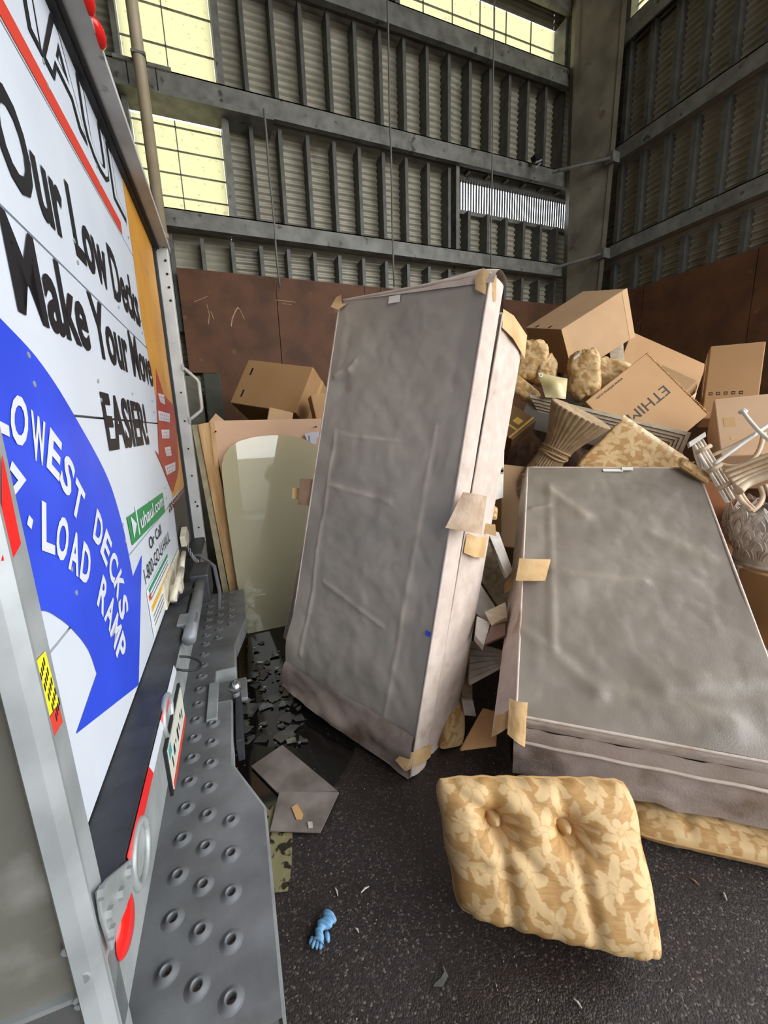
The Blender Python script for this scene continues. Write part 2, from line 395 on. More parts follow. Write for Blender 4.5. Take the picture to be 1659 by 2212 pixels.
# horizontal girts (Z sections: web plus lips)
def girt_back(x0, x1, zt, h=0.2, gy=GY):
    mb = MB().box((x0, gy, zt - h), (x1, gy + .012, zt)).box((x0, gy, zt - .012), (x1, CY - .03, zt)).box((x0, gy + .01, zt - h), (x1, gy + .07, zt - h + .012))
    return mb.build('girt', m_girt, wall_back)
girt_back(-2, 5.25, Z1, .17); girt_back(-2, 5.25, Z2, .2); girt_back(0.3, 5.25, Z3, .22)
girt_back(1.5, 5.25, w3z1 + .2, .2)
# lower lip of the middle girt in front of the window
MB().box((-1.2, GY - .06, Z2 - .25), (1.0, CY - .05, Z2 - .2)).build('girt_lip', m_girt, wall_back)
# side wall, open to the yard nearer than YE
YE = 1.3
rects = [(YE, CY, 0, Z3 + .05), (YE, CY, Z3 + .8, ZT), (4.6, CY, Z3 + .05, Z3 + .8)]
mb = MB(); clad_rects(rects, lambda s, z, d: V((CX - d, s, z)), mb)
wall_right = struct(mb.build('wall_right', m_clad, fix=False), 'grey corrugated steel side wall of the bay')
protos = {}
y = 3.957 + 3*0.3145
for k in range(11):
    yy = y - k*0.3145
    for (z0, z1) in [(2.6, Z1 - .2), (Z1, Z2 - .2), (Z2, Z3 - .1)]:
        key = round(z0, 2)
        if key not in protos:
            o = MB().box((RX, yy, z0), (CX, yy + .06, z1)).build('rib', m_rib, wall_right); protos[key] = (o, yy)
        else:
            o0, y0 = protos[key]; share(o0, 'rib', wall_right, (0, yy - y0, 0))
for zt, h in ((Z1 + .02, .17), (Z2 - .03, .18), (Z3 + .05, .22), (Z3 + 1.0, .2)):
    MB().box((GX, YE, zt - h), (GX + .012, 5.1, zt)).box((GX, YE, zt - .012), (CX - .03, 5.1, zt)).build('girt', m_girt, wall_right)
# brown push-wall plates
zb = HC + .3245*GY
xs = [onY(383, 600, GY).x, onY(596, 620, GY).x, onY(788, 640, GY).x, 2.2, 3.1, 4.1, 5.2]
hole = (onY(408, 805, GY), onY(468, 805, GY))
for i in range(len(xs) - 1):
    z0 = 0.0 if i else hole[0].z
    o = MB().box((xs[i] + .004, GY, z0), (xs[i + 1] - .004, GY + .03, zb)).build('steel_plate', m_plate, wall_back)
    if i == 0:
        MB().box((hole[1].x, GY, 0), (xs[1] - .004, GY + .03, hole[0].z)).build('steel_plate', m_plate, wall_back)
def scratch(pts, Y, r, wall):
    MB().tube([onY(px, py, Y) for px, py in pts], r, 5).build('scratch', m_scratch, wall)
for pts, r in (([(499, 705), (501, 690), (508, 672), (514, 664)], .008), ([(514, 664), (520, 672), (528, 690)], .004), ([(594, 648), (622, 651), (640, 653)], .004),
               ([(610, 656), (630, 658)], .003), ([(447, 658), (452, 680), (450, 700)], .004), ([(455, 672), (462, 690)], .004), ([(420, 652), (448, 640)], .003)):
    scratch(pts, GY - .001, r, wall_back)
ys = [5.25, 4.03, 2.81, 1.35]
for i in range(3):
    MB().box((GX, ys[i + 1] + .004, 0), (GX + .03, ys[i] - .004, 3.13)).build('steel_plate', m_plate, wall_right)
# pale concrete push block behind the truck
tag(MB().box((-0.55, 4.75, 0), (onY(437, 850, 4.75).x, 5.15, onY(425, 812, 4.75).z)).build('concrete_block', m_conc, bevel=.015), 'pale concrete block behind the truck beside the brown plate', 'concrete block')
tag(MB().box((onY(440, 830, 5.0).x, 5.0, 0), (onY(478, 830, 5.0).x, 5.25, onY(450, 806, 5.0).z)).build('concrete_block', M('concrete_dark', S(78, 78, 66), .9, 0, S(62, 62, 52), 5), bevel=.015), 'dark greenish concrete block under the cut corner of the brown plate', 'concrete block')
# fibreglass windows: each sheet is a pane of its own
def window(name, label, cells, frame_boxes, off):
    w = struct(MB().box(*frame_boxes[0]).build(name, m_girt), label)
    for lo, hi in frame_boxes[1:]: MB().box(lo, hi).build('window_frame', m_girt, w)
    for c in cells: MB().add(c, [(0, 1, 2, 3)]).build('pane', m_frp, w, fix=False)
    return w
def cells_back(x0, x1, xm, zs, Y):
    out = []
    for z0, z1 in zip(zs[:-1], zs[1:]):
        for a, b in xm: out.append([(a + .004, Y, z0 + .004), (b - .004, Y, z0 + .004), (b - .004, Y, z1 - .004), (a + .004, Y, z1 - .004)])
    return out
def bars_back(xm, zs, Y):
    out = []
    for z in zs[1:-1]: out.append(((xm[0][0], Y - .006, z - .005), (xm[-1][1], Y + .012, z + .005)))
    for a, b in xm[:-1]: out.append(((b - .005, Y - .006, zs[0]), (b + .005, Y + .012, zs[-1])))
    return out
wz = onY(500, 466, 5.5).z
mid = (wl0*.53 + wl1*.47); xm = [(wl0, mid), (mid, wl1)]
lo_zs = [Z1 - .02] + [onY(485, q, 5.5).z for q in (434, 385, 336)] + [onY(470, 283, 5.5).z, Z2 - .24]
up_zs = [Z2 - .2] + [Z2 - .2 + k*.33 for k in (.85, 1.85, 2.85, 3.85, 4.85, 5.85, 6.85, 7.85, 8.2)]
fr = lambda x0, x1, z0, z1: [((x1, RY - .04, z0), (x1 + .05, CY + .03, z1)), ((x1 + .05, RY - .02, z0), (x1 + .07, CY + .03, z1)), ((x0 - .05, RY - .04, z0), (x0, CY + .03, z1))]
window('window_1', 'lower pale yellow fibreglass window beside the truck', cells_back(0, 0, xm, lo_zs, CY - .01), fr(wl0, wl1, Z1, Z2 - .2) + bars_back(xm, lo_zs, CY - .02), 0)
window('window_2', 'upper pale yellow fibreglass window behind the downpipe', cells_back(0, 0, xm, up_zs, CY - .01), fr(wl0, wl1, Z2, 7.9) + bars_back(xm, up_zs, CY - .02), 0)
nn = 7; xm3 = [(w3x1 - (k + 1)*.42, w3x1 - k*.42) for k in range(6)][::-1]
zs3 = [Z3 - .02, Z3 + .08, Z3 + .36, w3z1 + .0]
window('window_3', 'long pale yellow fibreglass strip window high on the back wall', cells_back(0, 0, xm3, zs3, CY - .02),
       [((w3x1, RY - .04, Z3), (w3x1 + .06, CY + .03, w3z1)), ((xm3[0][0] - .06, RY - .04, Z3), (xm3[0][0], CY + .03, w3z1))] + bars_back(xm3, zs3, CY - .03), 0)
cells = []; 
for k in range(6):
    y1 = 4.6 - k*.5; y0 = y1 - .5
    for z0, z1 in ((Z3 - .12, Z3 + .3), (Z3 + .3, Z3 + .8)):
        cells.append([(CX - .02, y0 + .004, z0), (CX - .02, y1 - .004, z0), (CX - .02, y1 - .004, z1), (CX - .02, y0 + .004, z1)])
window('window_4', 'pale yellow fibreglass strip window high on the side wall', cells, [((RX - .03, 4.6, Z3), (CX + .02, 4.66, Z3 + .82)), ((CX - .04, 1.6, Z3 + .295), (CX - .01, 4.6, Z3 + .305))], 0)
# slatted vent
vent = struct(MB().box((lv0 - .07, CY - .09, lz0 - .05), (lv1 + .02, CY + .02, lz0)).build('window_5', m_girt), 'narrow white vent of vertical slats near the corner column')
MB().box((lv0 - .07, CY - .09, lz1), (lv1 + .02, CY + .02, lz1 + .06)).build('window_frame', m_girt, vent)
MB().box((lv0 - .07, CY - .09, lz0), (lv0, CY + .02, lz1)).build('window_frame', m_girt, vent)
MB().box((lv0 - .14, RY - .05, Z1), (lv0 - .09, CY, Z2 - .2)).build('window_frame', m_girt, vent)
s0 = None; ns = 46
for k in range(ns):
    xx = lv0 + (lv1 - lv0)*(k + .5)/ns
    if s0 is None: s0 = (MB().box((xx - .0045, CY - .03, lz0), (xx + .0045, CY, lz1)).build('slat', m_dark, vent), xx)
    else: share(s0[0], 'slat', vent, (xx - s0[1], 0, 0))
# corner column with flanges and the two rods that tie the girts across it
def colpt(px, py, Y=None, X=None): return onY(px, py, Y) if Y else onX(px, py, X)
eL = [(1224, 760, .0), (1226, 640, 0), (1234, 400, 0), (1247, 60, 0), (1252, -60, 0)]
lz = [colpt(px, py, Y=5.14) for px, py, _ in eL]
rzs = [colpt(px, py, X=5.27) for px, py in ((1284, 760), (1292, 640), (1317, 400), (1345, 60), (1354, -60))]
mb = MB(); n = 5
def lerp_to_z(pts, z):
    for a, b in zip(pts[:-1], pts[1:]):
        if a.z <= z <= b.z: return a.lerp(b, (z - a.z)/(b.z - a.z))
    if z < pts[0].z: return V((pts[0].x, pts[0].y, z))
    return V((pts[-1].x, pts[-1].y, z))
zsC = [0, 2.2, 3.0, 4.0, 5.0, 6.0, 7.0, ZT]
def ring(z):
    a, b = lerp_to_z(lz, z), lerp_to_z(rzs, z); return [a, b, V((5.31, 5.26, z)), V((a.x + .02, 5.26, z))]
rg = [ring(z) for z in zsC]
for i in range(len(zsC) - 1):
    for j in range(4): mb.add([rg[i][j], rg[i][(j + 1) % 4], rg[i + 1][(j + 1) % 4], rg[i + 1][j]], [(0, 1, 2, 3)])
column = thing('steel_column', 'tapered khaki steel column in the corner of the bay', 'column', (5.2, 5.2, 0), kind='structure')
mb.build('web', m_col, column)
for side in (0, 1):
    mb = MB()
    for i in range(len(zsC) - 1):
        a0, b0, a1, b1 = rg[i][side], rg[i][1 - side], rg[i + 1][side], rg[i + 1][1 - side]
        d0 = (b0 - a0).normalized()*.03; d1 = (b1 - a1).normalized()*.03; o = V((-.5, -.6, 0)).normalized()*.02
        mb.hexa([a0 - d0, a0 + d0, a0 + d0 + o, a0 - d0 + o, a1 - d1, a1 + d1, a1 + d1 + o, a1 - d1 + o])
    mb.build('flange', m_col, column)
for (a, b) in (((1192, 372, 5.22), (1318, 342, 5.22)), ((1195, 580, 5.24), (1298, 549, 5.24))):
    MB().tube([onY(a[0], a[1], 5.1), onX(b[0], b[1], 5.2)], .022, 8).build('tie_rod', m_girt, column)
    p = onX(b[0], b[1], 5.22); MB().box((p.x - .02, p.y - .06, p.z - .06), (p.x + .1, p.y + .06, p.z + .06)).build('gusset', m_girt, column)
# small broken flood light on the middle girt
pl = onY(1163, 352, 5.1)
fl = thing('flood_light', 'small broken flood lamp on the girt left of the corner column', 'lamp', onY(1155, 372, 5.15))
MB().tube([onY(1153, 372, 5.2), onY(1158, 362, 5.12), onY(1168, 352, 5.08)], .012, 6).build('bracket', m_galv, fl)
MB().obox(onY(1158, 345, 5.1), V((.10, .02, .04)), V((0, .08, 0)), V((-.01, .02, .07))).build('lamp_head', m_dark, fl)
MB().obox(onY(1158, 352, 5.08), V((.12, .02, .06)), V((0, .02, 0)), V((0, .0, .02))).build('reflector', m_galv, fl)
# downpipe
pp = [onY(290, -40, 5.0), onY(296, 60, 5.0), onY(310, 200, 5.0), onY(331, 380, 5.0), onY(343, 470, 5.0), onY(353, 545, 5.0)]
xp, yp = pp[2].x, 5.0
dp = thing('downpipe', 'beige plastic downpipe running down in front of the yellow window', 'pipe', (xp, yp, 3.4))
zbot = onY(352, 512, 5.0).z
MB().tube([(xp, yp, ZT - .1), (xp, yp, zbot)], .052, 14).build('pipe', m_pipe, dp, smooth=True)
MB().tube([(xp, yp, zbot + .03), (xp, yp, zbot - .02)], .06, 14).build('coupling', m_pipe, dp, smooth=True)
MB().tube([(xp, yp, zbot), (xp + .005, yp, zbot - .14)], [.056, .035], 14).build('spout', m_pipe, dp, smooth=True)
zc = onY(305, 120, 5.0).z
MB().box((xp - .22, yp + .05, zc - .03), (xp + .26, yp + .08, zc)).box((xp - .06, yp - .056, zc - .02), (xp + .06, yp + .06, zc)).build('clamp', m_girt, dp)
MB().box((xp - .12, yp + .06, zc - .2), (xp - .11, yp + .07, zc)).build('clamp_rod', m_dark, dp)
MB().box((xp + .12, yp + .06, zc - .2), (xp + .13, yp + .07, zc)).build('clamp_rod', m_dark, dp)
# hanging cables
for (pa, pb, lab) in (((570, 235), (604, 620), 'thin grey cable hanging nearest the yellow window'),
                      ((836, -20), (851, 620), 'thin grey cable hanging in the middle of the back wall'),
                      ((1068, -20), (1060, 575), 'thin grey cable hanging in front of the slatted vent')):
    a = onY(pa[0], pa[1], 5.16); b = onY(pb[0], pb[1], 5.16)
    pts = [a.lerp(b, t/8) + V((.004*math.sin(t*1.7), 0, 0)) for t in range(9)]
    tag(MB().tube(pts, .011, 6).build('hanging_cable', m_cable, smooth=True), lab, 'cable', 'cables hanging down the back wall')
# roof and the rest of the shell
struct(MB().box((-9, -4.2, ZT), (6, 5.7, ZT + .1)).build('ceiling', m_roof), 'steel roof deck of the bay')
for yy in (4.6, 3.2, 1.8, .4, -1.0, -2.4): struct(MB().box((-9, yy, ZT - .25), (5.5, yy + .08, ZT)).build('roof_beam', m_girt), 'steel purlin under the roof deck')
struct(MB().box((-9.2, -4, 0), (-9, 5.6, ZT)).build('wall_left', m_clad), 'far end wall of the bay beyond the truck')
struct(MB().box((-9, -4.2, 0), (0.5, -4, ZT)).box((0.5, -4.2, 7.6), (6, -4, ZT)).build('wall_front', m_clad), 'front wall around the open bay door')

# ================================================================== THE TRUCK
LD, LB = -0.329, -0.249            # door plane, frame and bumper face
ZB, ZF, ZS = HC - .72, HC - .897, HC - 1.10
A0, A1 = .535, 3.13
truck = thing('moving_truck', 'white box truck backed into the bay, blue arrow and slogans on its door', 'truck', T(LD, 1.83, 0))
# roll-up door sections
seams = [ZB + .002, HC - .36, tr(0, 893)[1] + .007, tr(0, 442)[1], 2.27, 2.60]
for z0, z1 in zip(seams[:-1], seams[1:]):
    MB().tbox(LD - .03, LD, A0 + .06, 3.0, z0 + .003, z1 - .003).build('door_panel', m_white, truck)
MB().tbox(LD - .06, LD - .031, A0 + .06, 3.0, ZB, 2.62).build('door_backing', m_dark, truck)
door = [o for o in truck.children if o.name.startswith('door_panel')]
def D(a, z, k=1): return T(LD + .0012*k, a, z)
def decal(name, mat, poly, k=1, parent=None):
    mb = MB(); pts = [D(a, z, k) for a, z in poly]
    return mb.prism(pts, TN*.0008).build(name, mat, parent or truck)
def line_text(name, txt, a0, a1, z0, h, mat, bold=.0, k=2, shear=0.0):
    mb = MB(); text_on(mb, txt, lambda x, y: D(a0 + x, z0 + y + shear*x, k), a1 - a0, h, bold); return mb.build(name, mat, truck, fix=False)
# orange side graphic, curved boundary
ob = [tr(262, 372), tr(284, 530), tr(305, 690), tr(330, 820), tr(347, 920), tr(362, 1010), tr(372, 1075)]
decal('orange_graphic', m_orange, [(2.985, 2.58)] + [(a, min(z, 2.58)) for a, z in ob] + [(2.985, ob[-1][1] - .01)], 1)
decal('dark_graphic', M('dark_print', S(66, 60, 56), .5), [(2.985, ob[-1][1] - .04), (ob[-1][0], ob[-1][1] - .04), (2.36, ZB + .01), (2.985, ZB + .01)], 1)
mb = MB()
zc = ob[-1][1] - .012
for i in range(22):
    for j in range(2):
        if (i + j) % 2: mb.add([D(2.24 + i*.034, zc - j*.02, 2), D(2.24 + i*.034 + .034, zc - j*.02, 2), D(2.24 + i*.034 + .034, zc - j*.02 - .02, 2), D(2.24 + i*.034, zc - j*.02 - .02, 2)], [(0, 1, 2, 3)])
mb.build('checker_strip', M('checker_ink', S(110, 52, 40), .5), truck, fix=False)
decal('red_arrow_graphic', m_maroon, [tr(335, 795), (2.62, 1.7), tr(378, 880), tr(385, 1010), tr(382, 1030), tr(372, 1065), tr(346, 1000), tr(333, 972), tr(343, 985), tr(338, 880)], 2)
for quad_ in (((339, 849), (352, 853), (355, 874), (345, 869)), ((340, 887), (365, 894), (365, 912), (342, 908)), ((347, 928), (364, 928), (364, 947), (349, 947)), ((354, 967), (366, 964), (369, 984), (358, 985)), ((354, 1007), (377, 998), (377, 1016), (359, 1026))):
    q = tp0 = [tr(*p) for p in quad_]; blk = decal('arrow_print', m_wtape, q, 3)
    mb = MB(); c0, c1, c2, c3 = [V((a_, z_, 0)) for a_, z_ in q]
    for row in (.25, .65):
        for k in range(5):
            u0 = .12 + k*.17; pts_ = [c0.lerp(c1, u).lerp(c3.lerp(c2, u), v) for u, v in ((u0, row), (u0 + .05, row), (u0 + .05, row + .2), (u0, row + .2))]
            mb.add([D(p.x, p.y, 4) for p in pts_], [(0, 1, 2, 3)])
    o_ = mb.build('print_marks', m_maroon, truck, fix=False); o_['kind'] = 'stuff'
# red rule and the big name above it
decal('red_rule', m_redst, [(A0 + .06, 2.278), (2.075, 2.278), (2.075, 2.325), (A0 + .06, 2.325)], 1)
line_text('company_name', 'U-HAUL', .62, 2.22, 2.385, .185, m_ink, .035, 2)
line_text('company_name_inner', 'U-HAUL', .635, 2.205, 2.39, .175, m_white, -.005, 3)
line_text('slogan_text', 'Our Low Decks', 1.0, 2.20, 1.962, .172, m_ink, .026)
line_text('slogan_text', 'Make Your Move', .945, 2.31, 1.722, .165, m_ink, .026)
line_text('slogan_text', 'EASIER!', 1.366, 1.985, 1.462, .158, m_ink, .032)
# blue circular arrow
def tp(l): return [tr(*q) for q in l]
def smooth(pts, n=6):
    out = []
    for i in range(len(pts) - 1):
        p0, p1, p2, p3 = pts[max(i - 1, 0)], pts[i], pts[i + 1], pts[min(i + 2, len(pts) - 1)]
        for k in range(n):
            t = k/n
            out.append(tuple(.5*((2*b) + (-a + c)*t + (2*a - 5*b + 4*c - d)*t*t + (-a + 3*b - 3*c + d)*t**3) for a, b, c, d in zip(p0, p1, p2, p3)))
    return out + [pts[-1]]
outer = smooth([(.60, 1.77)] + tp([(0, 690), (90, 790), (160, 900), (230, 1030), (262, 1130), (275, 1190), (286, 1247)]))
inner = smooth(tp([(208, 1455), (190, 1405), (160, 1365), (125, 1335), (85, 1320)]) + [(.70, 1.23), (.60, 1.24)])
decal('blue_arrow_graphic', m_blue, outer + tp([(305, 1200), (298, 1480), (163, 1585)]) + inner, 1)
def arc_text(txt, path, h, gap=1.0):
    pts = [V(p) for p in smooth(path, 10)]
    L = [0]
    for a, b in zip(pts[:-1], pts[1:]): L.append(L[-1] + (b - a).length)
    def at_len(s):
        s = max(0, min(L[-1] - 1e-6, s))
        for i in range(len(L) - 1):
            if L[i] <= s <= L[i + 1]:
                t = (s - L[i])/(L[i + 1] - L[i] + 1e-9); return pts[i].lerp(pts[i + 1], t), (pts[i + 1] - pts[i]).normalized()
    n = len(txt)
    for i, ch in enumerate(txt):
        if ch == ' ': continue
        c, t = at_len(L[-1]*(i + .5)/n); up = V((-t.y, t.x))
        wch = min(h*.82, L[-1]/n*.84)*(.3 if ch in 'I-' else 1)
        mb = MB()
        text_on(mb, ch, lambda x, y: D(*(c + t*(x - wch/2) + up*(y - h/2)), 3), wch, h, .03)
        mb.build('arrow_letter', m_wtape, truck, fix=False)
arc_text('LOWEST DECKS', tp([(-40, 850), (20, 888), (60, 930), (110, 975), (145, 1030), (168, 1085), (207, 1137), (232, 1195), (255, 1262), (268, 1335)]), .088)
arc_text('EZ-LOAD RAMP', tp([(-55, 1000), (10, 1045), (75, 1122), (120, 1150), (152, 1185), (186, 1222), (215, 1275), (237, 1325), (250, 1368), (265, 1420)]), .088)
decal('green_panel', m_green, tp([(272, 1118), (350, 1064), (355, 1106), (284, 1178)]), 2)
decal('green_panel_divider', m_wtape, [(1.545, 1.166), (1.557, 1.166), (1.557, 1.262), (1.545, 1.262)], 3)
line_text('web_address', 'uhaul.com', 1.585, 2.085, 1.178, .052, m_wtape, .02, 4)
decal('web_arrow', m_wtape, [(1.465, 1.175), (1.525, 1.21), (1.465, 1.245)], 4)
line_text('phone_text', 'Or Call', 1.68, 1.95, 1.076, .045, m_ink, .01)
line_text('phone_text', '1-800-GO-U-HAUL', 1.53, 2.14, .995, .055, m_ink, .0)
decal('notice_sticker', M('notice_paper', S(222, 224, 222), .5), [(1.52, .80), (2.02, .80), (2.02, .975), (1.52, .975)], 2)
decal('notice_green_bar', M('notice_green', S(40, 140, 110), .5), [(1.55, .955), (2.0, .955), (2.0, .97), (1.55, .97)], 3)
decal('notice_yellow_bar', M('notice_yellow', S(226, 176, 40), .5), [(1.55, .885), (2.0, .885), (2.0, .905), (1.55, .905)], 3)
decal('notice_red_mark', m_redst, [(1.535, .93), (1.57, .93), (1.57, .95), (1.535, .95)], 3)
for zz in (.925, .94, .862, .845, .828): decal('notice_line', M('fine_print', S(120, 120, 126), .6), [(1.56, zz), (1.98, zz), (1.98, zz + .005), (1.56, zz + .005)], 3)
# rivets along the sections
rv = None
for z in seams[1:-1]:
    for k in range(5):
        for dz in (.05, .1):
            p = T(LD, .95 + k*.42, z + dz)
            if rv is None: rv = (MB().prism([p + TU*(.006*math.cos(t*math.pi/3)) + V((0, 0, .006*math.sin(t*math.pi/3))) for t in range(6)], TN*.003).build('rivet', m_galv, truck), p)
            else: share(rv[0], 'rivet', truck, p - rv[1])
# posts, header
zh = HC + 4.4*.25
def rpost(a0, a1, z0, z1, l1=LB): return MB().tbox(LD - .12, l1, a0, a1, z0, z1)
rpost(3.05, A1, ZB - .1, zh).build('corner_post', m_whitepost, truck, bevel=.006)
MB().tbox(LD - .03, LD + .015, 3.0, 3.052, ZB, 2.62).build('door_gasket', m_black, truck)
MB().tbox(LD - .04, LD + .02, A0 + .05, 3.05, 2.575, 2.62).build('door_gasket', m_black, truck)

hd = MB().tbox(LD - .1, LB + .0, A0, A1, zh, zh + .015).build('header_beam', M('header_olive', S(150, 146, 130), .5, 0, S(120, 116, 102), 6), truck)
MB().tbox(LD - .1, LD + .034, A0 + .06, 3.05, 2.585, zh).build('header_soffit', m_black, truck)
MB().tbox(LD - .1, LB + .008, A0, A1, zh - .004, zh + .022).build('header_lip', m_whitepost, truck)
for px, py in ((192, 8), (219, 96), (150, -90)):
    a, z = tr(px, py, LB + .014)
    o = MB(); c = T(LB + .006, a, zh + .014)
    o.grid(lambda u, v: c + TN*(.022*math.sin(v*math.pi/2)) + TU*(.05*math.cos(v*math.pi/2)*math.cos(u*2*math.pi)) + V((0, 0, .022*math.cos(v*math.pi/2)*math.sin(u*2*math.pi))), 12, 4, True)
    o.build('marker_lamp', m_redlens, truck, smooth=True)
for k in range(7):
    a = 3.09; z = 2.6 - k*.075 if k < 5 else 2.6 - k*.32
    p = T(LB, a, z) ; p2 = T(LB - .02, 3.05, z)
    MB().tube([p2 + TU*.002, p2 - TU*.006], .007, 6).build('post_rivet', m_dark, truck)
for k in range(6): p2 = T(LB - .03, 3.05, 1.75 - .18*k); MB().tube([p2 + TU*.002, p2 - TU*.005], .006, 6).build('post_rivet', m_dark, truck)
# grab handle on the far post
hz = [tr(368, 760, -.255)[1], tr(383, 850, -.255)[1]]
ha = 3.06
MB().tube([T(LB, ha, 1.90), T(LB + .012, ha, 1.895), T(LB + .075, ha, 1.83), T(LB + .082, ha, 1.81), T(LB + .082, ha, 1.655), T(LB + .075, ha, 1.635), T(LB + .012, ha, 1.585), T(LB, ha, 1.58)], .011, 8).build('grab_handle', m_whitepost, truck, smooth=True)
for z in (1.905, 1.575): MB().tbox(LB - .004, LB + .006, ha - .02, ha + .04, z - .02, z + .02).build('handle_foot', m_galv, truck)
# near corner extrusion
NA = .606
mb = MB()
prof = [(LB - .026, NA - .07), (LB - .02, NA - .078), (LB - .004, NA - .07), (LB + .006, NA - .055), (LB + .004, NA - .045), (LB, NA - .04), (LB, NA), (LB - .026, NA)]
mb.prism([T(l, a, ZB - .42) for l, a in prof], V((0, 0, 2.45))).build('corner_post', m_alum, truck, smooth=False)
MB().tbox(LB - 3.6, LB - .03, NA - .062, NA - .05, ZB - .02 + .0, 2.6).build('side_panel', m_alpanel, truck)
MB().tbox(LB - 3.6, LB - .022, NA - .068, NA - .05, ZB - .5, ZB - .025).build('side_skirt', M('skirt_alu', S(120, 121, 118), .45, .3, S(104, 105, 102), 5), truck)
MB().tbox(LB - 3.6, LB - .022, NA - .072, NA - .05, ZB - .028, ZB - .02).build('skirt_seam', m_alum, truck)
for px, py in ((150, 2045), (183, 2105), (178, 2160), (175, 2150)):
    r = ray(px, py); t = (NA - .068)/r.dot(TU); p = CAM + r*t
    MB().tube([p, p - TU*.006], .008, 8).build('skirt_bolt', m_galv, truck)
MB().tbox(LB - 3.6, LB - .1, NA, A1 - .02, ZB - .08, 2.60).build('cargo_body', m_alpanel, truck)
MB().tbox(LB - 3.6, LB - .12, A1 - .02, A1, ZB - .1, 2.60).build('side_panel', m_alpanel, truck)
# stickers on the near post
def pz(poly, mat, name, k=1):
    MB().prism([T(LB + .0015*k, a, z) for a, z in [tr(px, py, LB) for px, py in poly]], TN*.001).build(name, mat, truck)
pz([(93, 1408), (64, 1440), (94, 1560), (122, 1519)], m_yellow, 'yellow_sticker')
pz([(122, 1523), (95, 1562), (106, 1602), (131, 1560)], m_redst, 'red_sticker')
pz([(0, 985), (40, 1175), (22, 1208), (0, 1212)], m_redtape, 'red_tape')
for k in range(5):
    px, py = 76 + k*8.5, 1458 + k*22
    a, z = tr(px, py, LB); a2 = tr(px + 30, py - 30, LB)[0]
    for q in range(4): MB().prism([T(LB + .0026, a + .004 + .005*q, z - .012 + .004*q), T(LB + .0026, a + .0062 + .005*q, z - .010 + .004*q), T(LB + .0026, a + .0062 + .005*q, z - .001 + .004*q), T(LB + .0026, a + .004 + .005*q, z - .003 + .004*q)], TN*.0006).build('sticker_mark', m_ink, truck)
# bumper
MB().tbox(LD - .02, LB - .001, A0 + .10, 3.05, ZF + .06, ZB).build('bumper_bar', m_bumper, truck, bevel=.006)
MB().tbox(LB - .02, LB, A0 + .04, 3.1, ZF, ZB - .03).build('bumper_face', m_galv, truck)
MB().tbox(LD - .16, LD - .08, A0 + .1, 3.0, ZS - .02, ZB).build('bumper_back', m_bumper, truck)
pts = [(.72, .93, m_redtape), (.93, 1.09, m_wtape), (1.09, 1.20, m_redtape), (1.20, 1.36, m_wtape)]
for a0, a1, mt in pts:
    s = .012
    MB().prism([T(LB + .001, a0 + (s if a0 > .8 else 0), ZB - .042), T(LB + .001, a1 + s, ZB - .042), T(LB + .001, a1 - s, ZB - .004), T(LB + .001, a0 - s, ZB - .004)], TN*.001).build('reflective_tape', mt, truck)
# corner bracket, tail lens, recess ring
MB().prism([T(LB + .004, a, z) for a, z in [tr(px, py, LB) for px, py in ((222, 1898), (272, 1858), (278, 1905), (262, 1960), (240, 2010), (228, 2060), (205, 1990), (196, 1930))]], TN*.006).build('corner_bracket', m_galv, truck, bevel=.002)
for px, py in ((215, 1930), (258, 1932), (233, 1975), (238, 2015), (275, 1885)):
    a, z = tr(px, py, LB + .01); p = T(LB + .009, a, z); MB().tube([p, p + TN*.008], .009, 6).build('bracket_bolt', m_galv, truck)
def oval(cx, cy, ra, rz, lat, out, name, mat, n=20):
    a, z = tr(cx, cy, lat); c = T(lat, a, z); mb = MB()
    mb.grid(lambda u, v: c + TN*(out*math.sin(v*math.pi/2)) + TU*(ra*math.cos(v*math.pi/2)*math.cos(u*2*math.pi)) + V((0, 0, rz*math.cos(v*math.pi/2)*math.sin(u*2*math.pi))), n, 5, True)
    return mb.build(name, mat, truck, smooth=True)
oval(268, 1995, .045, .042, LB + .002, .012, 'tail_reflector', m_redlens)
def ringp(cx, cy, ra, rz, lat, r, name, mat):
    a, z = tr(cx, cy, lat); c = T(lat, a, z)
    pts = [c + TU*(ra*math.cos(t*math.pi/12)) + V((0, 0, rz*math.sin(t*math.pi/12))) for t in range(25)]
    MB().tube(pts, r, 6, False).build(name, mat, truck, smooth=True)
ringp(303, 1840, .055, .05, LB + .002, .008, 'lamp_recess_ring', m_galv)
ringp(362, 1545, .06, .05, LB + .002, .008, 'lamp_recess_ring', m_galv)
# number plate
pa = [tr(px, py, LB + .012) for px, py in ((353, 1618), (378, 1600), (372, 1700), (350, 1780))]
MB().tbox(LB, LB + .008, 1.055, 1.36, ZF - .04, ZF + .10).build('plate_frame', m_black, truck)
plate = MB().tbox(LB + .008, LB + .011, 1.065, 1.35, ZF - .03, ZF + .09).build('number_plate', M('plate_paint', S(206, 206, 190), .4), truck)
def plate_text(t, a0, a1, z, h, mt):
    mb = MB(); text_on(mb, t, lambda x, y: T(LB + .0122, a0 + x, z + y), a1 - a0, h, .02); mb.build('plate_lettering', mt, plate, fix=False)
for k in range(7): MB().tbox(LB + .0112, LB + .0118, 1.09 + .034*k, 1.10 + .034*k + .008*(k % 2), ZF + .015 + .01*(k % 3), ZF + .045 + .006*(k % 2)).build('plate_mark', m_ink, plate)
MB().tbox(LB + .0112, LB + .0118, 1.065, 1.35, ZF - .03, ZF - .01).build('plate_band', m_redst, plate)
MB().tbox(LB + .0112, LB + .0118, 1.065, 1.10, ZF + .06, ZF + .088).build('plate_sticker', M('teal', S(60, 150, 150), .5), plate)
